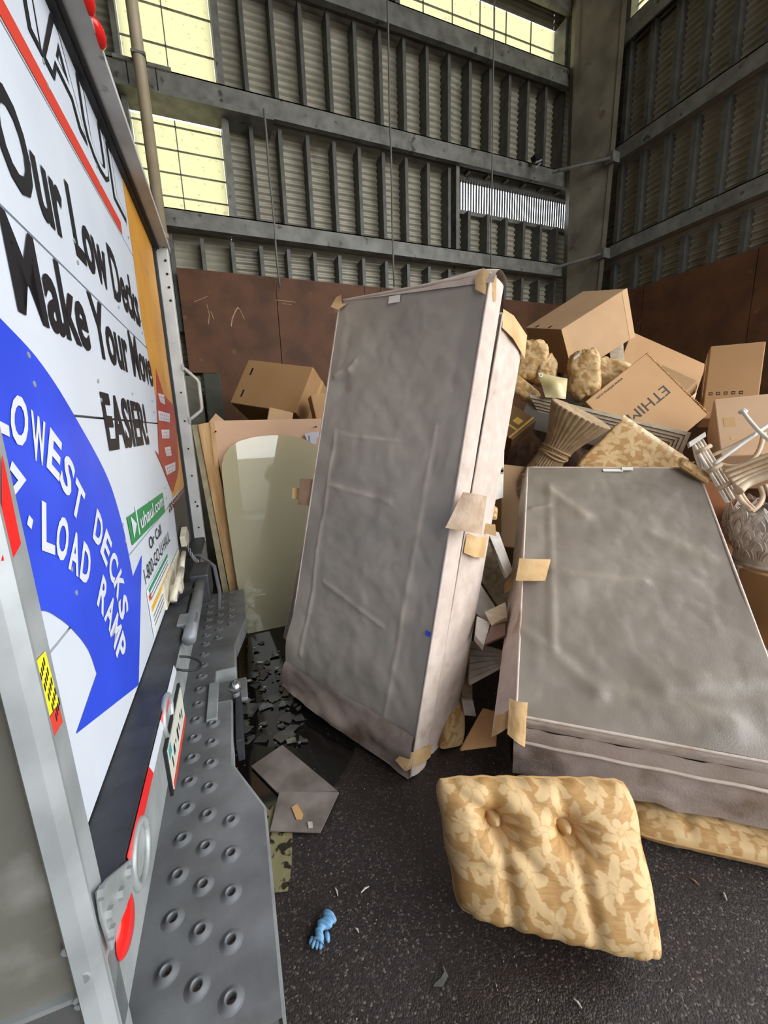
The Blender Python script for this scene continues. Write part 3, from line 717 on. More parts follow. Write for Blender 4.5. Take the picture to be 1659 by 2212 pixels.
# far lamp
MB().tbox(LB, LB + .012, 2.5, 2.66, ZF + .02, ZF + .10).build('tail_lamp', m_redlens, truck)
# receiver post and strap on the bumper
MB().tube([T(LB + .03, 1.52, ZB - .01), T(LB + .03, 2.15, ZB - .01)], .024, 12).build('ramp_tube', m_step, truck, smooth=True)
MB().tbox(LB - .02, LB + .07, 2.12, 2.35, ZB - .12, ZB + .03).build('hinge_block', m_bumper, truck, bevel=.01)
MB().tbox(LB - .02, LB + .05, 1.62, 1.72, ZB - .02, ZB + .01).build('hinge_lug', m_step, truck, bevel=.004)
MB().tube([T(LB - .05, 1.9, ZB + .012), T(LB + .02, 1.92, ZB + .03)], .01, 6).build('hinge_pin', m_dark, truck)
lp = [T(LB + .02 + .05*math.cos(t*math.pi/8), 1.43 + .045*math.sin(t*math.pi/8), ZB - .05 - .02*math.cos(t*math.pi/8)) for t in range(17)]
MB().tube(lp, .004, 6, False).build('rubber_loop', m_black, truck, smooth=True)
MB().tube([T(LB - .05, 2.45, ZB + .04), T(LB + .02, 2.40, ZB + .05), T(LB + .085, 2.36, ZB - .01), T(LB + .10, 2.3, ZB - .14), T(LB + .09, 2.26, ZB - .22)], .011, 8).build('strap', M('grey_strap', S(92, 90, 92), .8), truck, smooth=True)
# latch assembly
lt = MB().tbox(LD + .002, LD + .012, 1.77, 2.30, ZB + .015, ZB + .12).build('latch_plate', m_cream, truck, bevel=.003)
MB().tube([T(LD + .03, 1.8, ZB + .04), T(LD + .045, 1.9, ZB + .09), T(LD + .045, 2.05, ZB + .095)], .013, 8).build('latch_lever', m_cream, truck, smooth=True)
MB().tube([T(LD + .03, 2.08, ZB + .03), T(LD + .04, 2.15, ZB + .10), T(LD + .035, 2.28, ZB + .11)], .012, 8).build('latch_lever', m_cream, truck, smooth=True)
MB().tube([T(LD + .03, 1.84, ZB + .02), T(LD + .03, 2.25, ZB + .02)], .012, 8).build('latch_bolt', m_chrome, truck, smooth=True)
MB().tbox(LD + .012, LD + .05, 1.94, 2.02, ZB + .01, ZB + .06).build('latch_keeper', m_cream, truck, bevel=.003)
MB().prism([T(LD + .01, a, z) for a, z in ((2.40, ZB + .11), (2.52, ZB + .10), (2.56, ZB + .15), (2.50, ZB + .20), (2.38, ZB + .17))], TN*.03).build('latch_hasp', m_cream, truck, bevel=.004)
for k in range(16):
    t = k/15; c = T(LD + .03 + .06*t, 2.45 - .1*t, ZB + .13 - .1*t - .03*math.sin(t*math.pi))
    ax = TU if k % 2 else TN
    ring_ = [c + (V((0, 0, 1))*math.sin(q*math.pi/4)*.011 + ax*math.cos(q*math.pi/4)*.006) for q in range(9)]
    MB().tube(ring_, .002, 5, False).build('chain_link', m_galv, truck)
# step plate with punched holes
def sp(px, py): return tz(px, py, ZS)
outl = [(-.405, .62), (-.023, .62), (-.023, 1.09), (-.115, 1.30), (-.115, 1.655), (-.185, 1.66), (-.185, 1.915), (-.10, 1.915), (-.10, 2.13), (-.032, 2.44), (-.032, 2.92), (-.405, 2.92)]
holes = [(lat, .672 + k*.1015 + o) for k in range(5) for lat, o in ((-.242, .098), (-.18, .05), (-.115, .005))]
holes += [(lat, .672 + k*.1015 + o) for k in range(5, 9) for lat, o in ((-.242, .098), (-.18, .05))]
holes += [(-.242, .672 + .098 + .1015*k) for k in range(9, 14)]
holes += [(lat, 2.2 + k*.1015 + o) for k in range(7) for lat, o in ((-.242, 0), (-.18, .045), (-.115, .09)) if not (lat > -.12 and k < 1)]
cu = bpy.data.curves.new('sp', 'CURVE'); cu.dimensions = '2D'; cu.fill_mode = 'BOTH'; cu.extrude = .004
def spl(pts):
    s = cu.splines.new('POLY'); s.points.add(len(pts) - 1)
    for q, (x_, y_) in zip(s.points, pts): q.co = (x_, y_, 0, 1)
    s.use_cyclic_u = True
spl(outl)
for l, a in holes: spl([(l + .010*math.cos(t*math.pi/6), a + .010*math.sin(t*math.pi/6)) for t in range(12)])
co = bpy.data.objects.new('sp', cu); COL.objects.link(co)
me0 = bpy.data.meshes.new_from_object(co.evaluated_get(bpy.context.evaluated_depsgraph_get()))
mb = MB().add([T(v.co.x, v.co.y, ZS - .004 + v.co.z) for v in me0.vertices], [tuple(p.vertices) for p in me0.polygons])
bpy.data.objects.remove(co); bpy.data.curves.remove(cu); bpy.data.meshes.remove(me0)
step = mb.build('step_plate', m_step, truck, fix=False)
hp = None
for l, a in holes:
    c = T(l, a, ZS)
    if hp is None:
        mb = MB(); prof = [(.026, 0.0), (.019, .002), (.0135, .0075), (.0108, .0075), (.0095, .004), (.0095, -.012)]
        mb.grid(lambda u, v: c + V((prof[min(5, int(v*5 + .5))][0]*math.cos(u*2*math.pi), prof[min(5, int(v*5 + .5))][0]*math.sin(u*2*math.pi), prof[min(5, int(v*5 + .5))][1])), 16, 5, True)
        hp = (mb.build('punched_rim', m_step, step, smooth=True), c)
    else: share(hp[0], 'punched_rim', step, c - hp[1])
# folded outer edge
for (l0, a0), (l1, a1) in zip(outl[1:-2], outl[2:-1]):
    p, q = T(l0, a0, ZS), T(l1, a1, ZS); d = (q - p).normalized(); nrm = V((d.y, -d.x, 0))*-.006
    MB().hexa([p - V((0, 0, .075)), q - V((0, 0, .075)), q - V((0, 0, .075)) - nrm, p - V((0, 0, .075)) - nrm, p, q, q - nrm, p - nrm]).build('step_skirt', m_galv, step)
MB().tbox(-.26, -.03, .63, .66, ZS - .09, ZS - .006).tbox(-.26, -.04, 2.88, 2.91, ZS - .09, ZS - .006).build('step_gusset', m_step, step)
# tow hitch
MB().tbox(-.18, -.05, 1.70, 1.86, ZS - .05, ZS - .03).build('hitch_tongue', m_step, truck, bevel=.006)
hb = T(-.095, 1.70, ZS + .03)
o = MB(); o.grid(lambda u, v: hb + V((math.sin(v*math.pi)*math.cos(u*2*math.pi), math.sin(v*math.pi)*math.sin(u*2*math.pi), -math.cos(v*math.pi)))*.028, 16, 10, True); o.build('hitch_ball', m_chrome, truck, smooth=True)
MB().tube([hb - V((0, 0, .07)), hb], .016, 10).build('hitch_neck', m_step, truck, smooth=True)
MB().tbox(-.205, -.165, 1.55, 1.80, ZS + .0, ZS + .012).build('hitch_guide', m_alum, truck, bevel=.002)
MB().tbox(-.10, -.075, 1.42, 1.72, ZS - .10, ZS - .01).build('hitch_bar', m_bumper, truck, bevel=.004)
# chassis
MB().tbox(-3.4, LD - .05, .95, 1.1, .45, .62).tbox(-3.4, LD - .05, 2.5, 2.65, .45, .62).build('chassis_rail', m_black, truck)
for a in (.72, 2.72):
    c = T(-2.3, a, .41); mb = MB()
    prof = [(0, 0), (.30, 0), (.40, .03), (.41, .1), (.40, .22), (.38, .25), (0, .25)]
    mb.grid(lambda u, v: c + TU*prof[min(6, int(v*6 + .5))][1] + TN*(prof[min(6, int(v*6 + .5))][0]*math.cos(u*2*math.pi)) + V((0, 0, prof[min(6, int(v*6 + .5))][0]*math.sin(u*2*math.pi))), 28, 6, True)
    mb.build('wheel', m_black, truck, smooth=False)
# ================================================================== FURNITURE AND RUBBISH
def fbm(p, s, oct=4):
    a, f, r = 1.0, s, 0.0
    for _ in range(oct): r += a*mnoise.noise(V(p)*f); a *= .5; f *= 2.0
    return r
# ---- floral figure of the damask, in metres on the cloth
_fl = {}
def flowers(seed):
    if seed in _fl: return _fl[seed]
    rnd = random.Random(seed); L = []
    for i in range(-6, 9):
        for j in range(-6, 9):
            x = i*.115 + (.057 if j % 2 else 0) + rnd.uniform(-.012, .012); y = j*.115 + rnd.uniform(-.012, .012)
            L.append((x, y, rnd.uniform(.046, .064), rnd.uniform(0, 6.28), rnd.choice((5, 6, 7))))
    _fl[seed] = L; return L
def floral(x, y, seed=1):
    best = 0.0
    x += .012*nz((x*28, y*28, seed)) + .004*nz((x*90, y*90, seed)); y += .012*nz((x*28, y*28, seed + 9)) + .004*nz((x*90, y*90, seed + 5))
    for fx, fy, R, a0, n in flowers(seed):
        dx, dy = x - fx, y - fy
        if abs(dx) > .11 or abs(dy) > .11: continue
        r = math.hypot(dx, dy); th = math.atan2(dy, dx) + a0
        pet = R*(.40 + .60*abs(math.cos(n*th/2))**1.1)*(1 + .22*math.sin(2*th + a0*3) + .15*math.sin(5*th + a0))
        v = 1.0 if r < pet else 0.0
        if v and r > R*.25 and abs(math.sin(n*th/2)) > .97: v = .45
        if v and R*.18 < r < R*.24: v = .5
        for k in (0, 1, 2):                                   # three leaves on a stalk
            ph = a0*1.7 + k*2.2; lx, ly = math.cos(ph)*R*1.35, math.sin(ph)*R*1.35
            ex = (dx - lx)*math.cos(ph + .6) + (dy - ly)*math.sin(ph + .6); ey = -(dx - lx)*math.sin(ph + .6) + (dy - ly)*math.cos(ph + .6)
            w = .011*(1 - (ex/.03)**2) if abs(ex) < .03 else -1
            if abs(ey) < w: v = max(v, .85 if abs(ey) > .0013 else .5)
        best = max(best, v)
        if best >= 1: break
    return best
def cushion(name, label, q, thick, tufts=(), creases=(), seed=1, n=90, group=None, parent=None, size=None, puff=.38, sag=0.0, back=1.0, mat=None, scallop=0.0):
    """stuffed pad over the quad q = (TL, TR, BR, BL); tufts in (u, v)"""
    TL, TR, BR, BL = [V(p) for p in q]
    nrm = (TR - TL).cross(BL - TL).normalized()
    if nrm.dot(CAM - (TL + BR)/2) < 0: nrm = -nrm
    w = size[0] if size else ((TR - TL).length + (BR - BL).length)/2; h = size[1] if size else ((BL - TL).length + (BR - TR).length)/2
    def surf(u, v, sgn):
        # rounded rectangle: pull the corners in
        e = .06
        p = TL*(1 - u)*(1 - v) + TR*u*(1 - v) + BR*u*v + BL*(1 - u)*v
        c = (TL + TR + BR + BL)/4
        cu_, cv_ = abs(2*u - 1), abs(2*v - 1)
        k = max(0.0, cu_ + cv_ - 1.55)/.45
        p = p.lerp(c, .05*k*k)
        ed = scallop*math.sin(u*w*95 + v*h*40)*(cv_**8 + cu_**8)
        p = p + (p - c).normalized()*ed
        t = max(0.0, 1 - cu_**5)**puff*max(0.0, 1 - cv_**5)**puff
        d = thick/2*t
        for (tu, tv, s) in tufts:
            rr = math.hypot((u - tu)*w, (v - tv)*h); an = math.atan2(v - tv, u - tu)
            d -= thick*.42*s*math.exp(-(rr/.05)**2)*(t > 0)
            d += .0035*math.sin(an*8 + seed)*math.exp(-((rr - .05)/.035)**2)*t
        for (u0, v0, u1, v1, s) in creases:
            ax, ay, bx, by = u0*w, v0*h, u1*w, v1*h; L2 = (bx - ax)**2 + (by - ay)**2
            tt = max(0, min(1, ((u*w - ax)*(bx - ax) + (v*h - ay)*(by - ay))/L2)); dd = math.hypot(u*w - ax - tt*(bx - ax), v*h - ay - tt*(by - ay))
            d -= s*thick*math.exp(-(dd/.022)**2)*t
        d += .005*fbm((u*w, v*h, seed), 9, 3)*t
        return p + nrm*(d*sgn if sgn > 0 else -d*back)
    mb = MB(); at_ = []
    for sgn in (1, -1):
        m = n if sgn > 0 else n//3
        mb.grid(lambda u, v: surf(u, v, sgn), m, m)
        for j in range(m + 1):
            for i in range(m + 1): at_.append(floral(i/m*w, j/m*h, seed))
    mt = mat or m_floral
    if parent is not None: return mb.build(name, mt, parent, smooth=True, attr=at_)
    o = thing(name, label, 'cushion', ((BL + BR)/2).xy.to_3d() + V((0, 0, min(BL.z, BR.z))), group)
    mb.build('cover', mt, o, smooth=True, attr=at_)
    # piping round the seam
    loop = [surf(t/16, 0, 1) for t in range(16)] + [surf(1, t/16, 1) for t in range(16)] + [surf(1 - t/16, 1, 1) for t in range(16)] + [surf(0, 1 - t/16, 1) for t in range(17)]
    MB().tube(loop, .0045, 6, False).build('piping', m_floral, o, smooth=True, attr=[0.2]*(len(loop)*6))
    for (tu, tv, s) in tufts:
        if s < .5: continue
        c = surf(tu, tv, 1)
        b = MB(); ax1 = (TR - TL).normalized(); ax2 = nrm.cross(ax1)
        b.grid(lambda uu, vv: c + (ax1*math.cos(uu*6.2832) + ax2*math.sin(uu*6.2832))*.0085*math.cos(vv*1.5708) + nrm*(.006*math.sin(vv*1.5708) + .002), 12, 4, True)
        b.build('button', m_floral, o, smooth=True, attr=[0.25]*len(b.v))
    return o

# ---- divan / box springs
def box_spring(name, label, q, thick, cover, group, ridges=(), wrinkle=.006, band=None, inset=.003, bulges=(), side_mat=None, loc=None, nu=90, nv=180, dust=1.0):
    TL, TR, BR, BL = [V(p) for p in q]
    nrm = (TR - TL).cross(BL - TL).normalized()
    if nrm.dot(CAM - (TL + BR)/2) < 0: nrm = -nrm
    c = (TL + TR + BR + BL)/4
    o = thing(name, label, 'box spring', loc or V(((BL.x + BR.x)/2, (BL.y + BR.y)/2, min(BL.z, BR.z))), group)
    w, h = (TR - TL).length, (BL - TL).length
    def P(u, v): return TL*(1 - u)*(1 - v) + TR*u*(1 - v) + BR*u*v + BL*(1 - u)*v
    seed = len(label)
    def front(u, v):
        d = 0.0; eu = min(u, 1 - u)*w; ev = min(v, 1 - v)*h; e = min(eu, ev)
        k = min(1, e/.06)
        d += (wrinkle*fbm((u*w, v*h, seed), 4, 4) + .5*wrinkle*abs(fbm((u*w + 3, v*h, seed), 7, 2)))*k
        d -= .010*min(1, e/.10)                                   # cloth sags between the rails
        for (u0, v0, u1, v1, s, wd_) in ridges:
            ax, ay, bx, by = u0*w, v0*h, u1*w, v1*h; L2 = (bx - ax)**2 + (by - ay)**2 + 1e-9
            tt = max(0, min(1, ((u*w - ax)*(bx - ax) + (v*h - ay)*(by - ay))/L2)); dd = math.hypot(u*w - ax - tt*(bx - ax), v*h - ay - tt*(by - ay))
            d += s*math.exp(-(dd/wd_)**2)
        for (bu, bv, s, r_) in bulges:
            d += s*math.exp(-(((u - bu)*w)**2 + ((v - bv)*h)**2)/r_**2)
        uu = inset/w + u*(1 - 2*inset/w); vv = inset/h + v*(1 - 2*inset/h)
        return P(uu, vv) + nrm*(d + .002)
    att = []
    for j in range(nv + 1):
        for i in range(nu + 1):
            u, v, m_ = i/nu, j/nv, 0.0
            for (u0, v0, u1, v1, s, wd_) in ridges:
                ax, ay, bx, by = u0*w, v0*h, u1*w, v1*h; L2 = (bx - ax)**2 + (by - ay)**2 + 1e-9
                tt = max(0, min(1, ((u*w - ax)*(bx - ax) + (v*h - ay)*(by - ay))/L2)); dd = math.hypot(u*w - ax - tt*(bx - ax), v*h - ay - tt*(by - ay))
                m_ = max(m_, math.exp(-(dd/(wd_*1.1))**2)*(.38 + .6*fbm((u*w, v*h, 5), 9, 2))*dust)
            att.append(max(0.0, min(.9, m_)))
    MB().grid(front, nu, nv).build('dust_cover', cover, o, smooth=True, attr=att)
    # core
    ins = lambda p: p.lerp(c, .02)
    MB().hexa([ins(BL) - nrm*.06, ins(BR) - nrm*.06, ins(TR) - nrm*.06, ins(TL) - nrm*.06, ins(BL) - nrm*(thick - .01), ins(BR) - nrm*(thick - .01), ins(TR) - nrm*(thick - .01), ins(TL) - nrm*(thick - .01)]).build('core', m_feltdark, o)
    # padded sides, one per edge, each with its seam
    edges = ((TL, TR), (TR, BR), (BR, BL), (BL, TL)); sm = side_mat or m_felt
    for k, (a, b) in enumerate(edges):
        out = ((a + b)/2 - c); out = (out - (b - a).normalized()*out.dot((b - a).normalized())).normalized()
        L = (b - a).length
        bands = [(0.0, thick)] if not band else [(0.0, band), (band + .004, thick)]
        for (d0, d1) in bands:
            def sf(u, v):
                p = a.lerp(b, u) - nrm*(d0 + (d1 - d0)*v)
                bl = (1 - abs(2*v - 1)**4)*.012*(1 if d1 - d0 > .06 else .6)
                return p + out*(bl + .004*fbm((u*L, v*.3, k + seed), 7, 3)*(1 - abs(2*v - 1)**6))
            MB().grid(sf, 40, 8).build('side_band', sm, o, smooth=True)
        MB().tube([a.lerp(b, t/24) + out*.001 for t in range(25)], .006, 6).build('edge_piping', sm, o, smooth=True)
    return o, P, nrm
def guard(parent, pts_a, pts_b, depth, n=8):
    """bent paper corner guard: sheet between two polylines"""
    mb = MB(); A = [V(p) for p in pts_a]; B = [V(p) for p in pts_b]; m = len(A)
    mb.grid(lambda u, v: A[round(u*(m - 1))].lerp(B[round(u*(m - 1))], v) + V((1, 1, 1))*.004*fbm((u*3, v*2, depth*40), 2, 2), m - 1, 6)
    return mb.build('corner_guard', m_guard, parent, smooth=True)
qA = (V((.7335, 2.338, 2.17)), V((1.1385, 1.548, 2.096)), V((.628, 1.3635, .0145)), V((.223, 2.151, .085)))
ridA = ((.12, .33, .12, .90, .006, .010), (.14, .46, .62, .47, .006, .009), (.2, .70, .7, .74, .006, .009), (.16, .33, .6, .335, .002, .005), (.83, .3, .80, .92, .004, .012), (.05, .19, .16, .175, .016, .016), (.16, .175, .2, .155, .012, .012))
A_, PA, nA = box_spring('box_spring', 'tall grey backed box spring standing on its end beside the truck', qA, .13, m_bsgrey, 'box springs dumped in the bay', ridA, .010, bulges=((.5, .25, -.015, .25), (.1, .21, -.025, .06), (.0, .88, .03, .12)))
ex = (qA[1] - qA[0]).normalized(); ey = (qA[0] - qA[3]).normalized(); ez = -nA
# turned up lip of cloth along the head
MB().grid(lambda u, v: PA(-.03 + u*1.06, -.004 + .022*v*(.3 + u)) + nA*(.035*math.sin(v*2.8) + .004*fbm((u*3, v*2, 2), 3, 2))*(.4 + .6*u) + ey*((.020 + .055*u*u*(1 - .5*max(0, u - .9)/.1))*math.sin(v*2.9 + .1)) + ez*.12*(1 - v), 40, 12).build('head_flap', m_felt, A_, smooth=True)
# torn corner at the head
guard(A_, [PA(.93, .005) + nA*.02, PA(.975, -.005) + nA*.03, PA(1.02, .0) + ez*.02], [PA(.94, .03) + nA*.012, PA(.985, .04) + nA*.014, PA(1.02, .045) + ez*.05], .3)
guard(A_, [PA(-.03, -.01) + nA*.01, PA(-.035, .02) + nA*.035, PA(.03, .03) + nA*.03], [PA(.02, -.012) + nA*.015, PA(.03, .01) + nA*.01, PA(.08, .012) + nA*.01], .7)
MB().obox(PA(.40, .012) + nA*.004, ex*.07, ey*-.035, nA*.002).build('care_label', m_whitelac, A_)
MB().obox(PA(.965, .705) + nA*.003, ex*.022, ey*-.022, nA*.001).build('blue_mark', m_blue, A_)
# second one behind it
nB = nA
sh = lambda u, v, d: PA(u, v) + ez*d
qB = (sh(-.06, .03, .145), sh(1.0, .045, .16), sh(.99, .985, .135), sh(-.24, .92, .135))
B_, PB, nB_ = box_spring('box_spring', 'beige box spring pressed behind the tall grey one, edges showing', qB, .28, m_bsgrey, 'box springs dumped in the bay', (), .008, side_mat=m_felt, loc=V((.85, 1.85, .0)))
guard(B_, [PB(1.0, -.012), PB(1.02, -.014) - nB_*.08, PB(1.015, -.01) - nB_*.28], [PB(1.012, .03), PB(1.03, .035) - nB_*.09, PB(1.02, .045) - nB_*.29], .2)
guard(B_, [PB(1.012, .485), PB(1.04, .49) - nB_*.05, PB(1.03, .49) - nB_*.19], [PB(1.012, .53), PB(1.045, .535) - nB_*.05, PB(1.03, .54) - nB_*.19], .5)
for qq, nmn in (([(1000, 1063), (1052, 1072), (1040, 1155), (962, 1140)], 'corner_guard'),):
    pts = [at(px, py, d) for (px, py), d in zip(qq, (1.72, 1.80, 1.80, 1.69))]
    MB().grid(lambda u, v: (pts[0]*(1 - u)*(1 - v) + pts[1]*u*(1 - v) + pts[2]*u*v + pts[3]*(1 - u)*v) - fwd*.02*math.sin(u*3.1), 8, 8).build(nmn, M('flap_beige', S(190, 166, 142), .9, 0, S(168, 142, 116), 14, bump=.3), A_, smooth=True)
tb = [at(px, py, 2.05) for px, py in ((1030, 1128), (1070, 1133), (1072, 1158), (1028, 1148))]
MB().prism(tb, fwd*.004).build('corner_guard', m_guard, B_)
# flaps of brown paper at the far long edge
MB().obox(at(648, 1034, 2.38), at(690, 1036, 2.32) - at(648, 1034, 2.38), at(643, 1090, 2.38) - at(648, 1034, 2.38), fwd*.003).build('paper_flap', M('flap_brown', S(150, 122, 98), .85, 0, S(128, 100, 76), 12), A_)
MB().obox(at(632, 1053, 2.42), at(652, 1054, 2.42) - at(632, 1053, 2.42), at(631, 1077, 2.42) - at(632, 1053, 2.42), fwd*.003).build('paper_flap', m_guard, B_)
# foot end: soiled cloth and torn guard
foot = [PA(-.02, .965), PA(1.0, 1.0), PA(1.0, 1.0) + ez*.1, PA(-.02, .965) + ez*.1]
def fsk(u, v):
    a = PA(u, .935 - .02*u); b = PA(u*1.01 - .01, 1.004) + nA*.0
    return a.lerp(b, v) + nA*(.014 + .010*math.sin(v*5 + u*7) + .012*fbm((u*2, v, 4), 3, 3))
MB().grid(fsk, 40, 10).build('foot_skirt', m_feltdark, A_, smooth=True)
guard(A_, [PA(.955, .955) + nA*.014, PA(1.005, .945) + nA*.014, PA(1.02, .945) + ez*.06, PA(1.02, .95) + ez*.12], [PA(.925, .978) + nA*.03, PA(.99, .985) + nA*.03, PA(1.03, .975) + ez*.05, PA(1.025, .975) + ez*.12], .9)
guard(A_, [PA(-.03, .94) + nA*.01, PA(-.02, .945) + nA*.02], [PA(-.03, .99) + nA*.01, PA(-.015, .99) + nA*.02], .4)
# ---- low pair at the side
qC = (V((1.753, 1.983, 1.217)), V((2.406, 1.417, 1.2115)), V((1.598, .516, .409)), V((.945, 1.081, .4145)))
ridC = ((.14, .1, .15, .8, .006, .02), (.14, .14, .34, .27, .009, .03), (.14, .52, .6, .53, .006, .02), (.02, .76, .34, .90, .006, .03), (.34, .90, .8, .93, .008, .04), (.7, .33, .9, .42, .006, .05), (.03, .24, .13, .22, .008, .012), (.6, .86, .98, .80, .012, .05))
C_, PC, nC = box_spring('box_spring', 'grey backed box spring lying sloped behind the big floral cushion', qC, .10, m_bsgrey2, 'box springs dumped in the bay', ridC, .007, dust=.3, bulges=((.35, .2, .012, .15), (.2, .6, .010, .12), (.85, .7, .012, .2), (.6, .55, -.014, .3), (.75, .9, .012, .15)), loc=V((1.3, .85, .36)))
exC = (qC[1] - qC[0]).normalized(); eyC = (qC[0] - qC[3]).normalized(); ezC = -nC
e = (qC[2] - qC[3]).normalized(); bk = V((-e.y, e.x, 0)); bk = bk if bk.y > 0 else -bk
f0 = qC[3] + ezC*.105 - e*.005; f1 = f0 + e*1.05
def qd(p, back, z): return V((p.x, p.y, 0)) + bk*back + V((0, 0, z))
zt = .315
D_ = thing('box_spring', 'soiled beige box spring under the sloped grey one, long edge facing out', 'box spring', V((1.45, 1.0, .13)), 'box springs dumped in the bay')
g0, g1 = V((f0.x, f0.y, 0)) - bk*.03, V((f1.x, f1.y, 0)) - bk*.03
def Dp(a, b, z): return g0.lerp(g1, a) + bk*b + V((0, 0, z))
MB().hexa([Dp(0, .02, .13), Dp(1, .02, .13), Dp(1, 1.2, .16), Dp(0, 1.2, .16), Dp(0, .03, .33), Dp(1, .03, .33), Dp(1, 1.2, .60), Dp(0, 1.2, .60)]).build('core', m_feltdark, D_)
MB().grid(lambda u, v: Dp(u, -.012*(1 - abs(2*v - 1)**3), .13 + v*.215) + V((1, 1, 1))*.006*fbm((u*2, v, 1), 5, 3), 50, 10).build('side_band', m_feltdark, D_, smooth=True)
MB().tube([Dp(t/30, -.014, .29 + .002*math.sin(t)) for t in range(31)], .007, 6).build('edge_piping', m_felt, D_, smooth=True)
MB().grid(lambda u, v: Dp(-.012*(1 - abs(2*v - 1)**3), .02 + u*1.15, .14 + v*(.2 + .24*u)), 20, 8).build('side_band', m_felt, D_, smooth=True)
# paper guards on the sloped pair
def gpx(parent, pts, mat=None, th=.003, name='corner_guard', bow=.012):
    q = [at(px, py, d) for px, py, d in pts]
    MB().grid(lambda u, v: (q[0]*(1 - u)*(1 - v) + q[1]*u*(1 - v) + q[2]*u*v + q[3]*(1 - u)*v) - fwd*(bow*math.sin(u*3.14) + .004*fbm((u*3, v*3, pts[0][0]), 2, 2)), 10, 10).build(name, mat or m_guard, parent, smooth=True)
gpx(C_, [(1122, 1206, 2.10), (1190, 1208, 2.14), (1178, 1254, 2.06), (1114, 1254, 2.03)])
gpx(C_, [(1100, 1508, 1.74), (1140, 1517, 1.74), (1134, 1614, 1.70), (1096, 1586, 1.71)])
gpx(C_, [(1070, 1545, 1.76), (1104, 1528, 1.745), (1108, 1558, 1.73), (1062, 1592, 1.76)])
gpx(C_, [(1124, 1026, 2.85), (1160, 1005, 2.83), (1165, 1013, 2.8), (1138, 1030, 2.8)])
gpx(C_, [(1480, 1008, 2.86), (1502, 1012, 2.86), (1508, 1022, 2.84), (1478, 1016, 2.84)])
gpx(D_, [(1088, 1262, 2.33), (1118, 1222, 2.33), (1120, 1258, 2.31), (1090, 1282, 2.31)])
inn = [PC(.004, t/12) - nC*.02 for t in range(13)]
outp = [(1128, 1034, 2.70), (1118, 1110, 2.58), (1110, 1190, 2.46), (1100, 1280, 2.33), (1086, 1400, 2.12), (1074, 1500, 1.97), (1062, 1590, 1.86)]
def oc(t):
    x_ = t*(len(outp) - 1); i = min(int(x_), len(outp) - 2); f_ = x_ - i; p, q_ = outp[i], outp[i + 1]; return at(*[p[k]*(1 - f_) + q_[k]*f_ for k in range(3)])
for lo_, hi_ in ((.0, .44), (.45, 1.0)):
    MB().grid(lambda u, v: inn[0].lerp(inn[-1], lo_ + (hi_ - lo_)*v).lerp(oc(lo_ + (hi_ - lo_)*v), u) - fwd*(.02*math.sin(u*3.14) + .006*fbm((u, v*3, lo_), 4, 3)), 8, 30).build('side_cloth', m_felt, C_, smooth=True)
MB().obox(PC(.47, .012) + nC*.006, exC*.10, eyC*-.022, nC*.003).build('care_label', m_whitelac, C_)
MB().obox(PC(.58, .006) + nC*.008, exC*.055, eyC*-.022, nC*.006).build('stitched_tab', m_whitelac, C_)
# ---- cushions on the floor
cushion('floral_cushion', 'large gold floral cushion with buttons propped on the asphalt in front', (V((.553, 1.005, .37)), V((1.135, .765, .34)), V((.972, .505, .055)), V((.535, .83, .05))), .16,
        tufts=((.27, .30, 1), (.63, .33, 1)), creases=((.27, .30, .27, 1, .12), (.63, .33, .67, 1, .11), (.27, .3, .10, .08, .07), (.63, .33, .95, .34, .07), (.27, .3, .26, .0, .08), (.63, .33, .60, 0, .08), (.02, .58, .27, .6, .05), (.63, .33, .45, .12, .05), (.27, .3, .42, .55, .05)), seed=3, n=180, scallop=.003, puff=.42)
cushion('floral_cushion', 'gold floral cushion squashed flat under the soiled box spring edge', (V((1.42, 1.02, .07)), V((2.05, .52, .07)), V((1.80, .32, .055)), V((1.22, .79, .05))), .10, seed=5, n=110, creases=((.2, .0, .25, 1, .08), (.6, 0, .65, 1, .08)))
cushion('rolled_cushion', 'brown stained floral bolster standing behind the tall box spring', (at(955, 1480, 2.38), at(996, 1486, 2.43), at(999, 1608, 2.28), at(950, 1618, 2.22)), .12, seed=8, n=40)

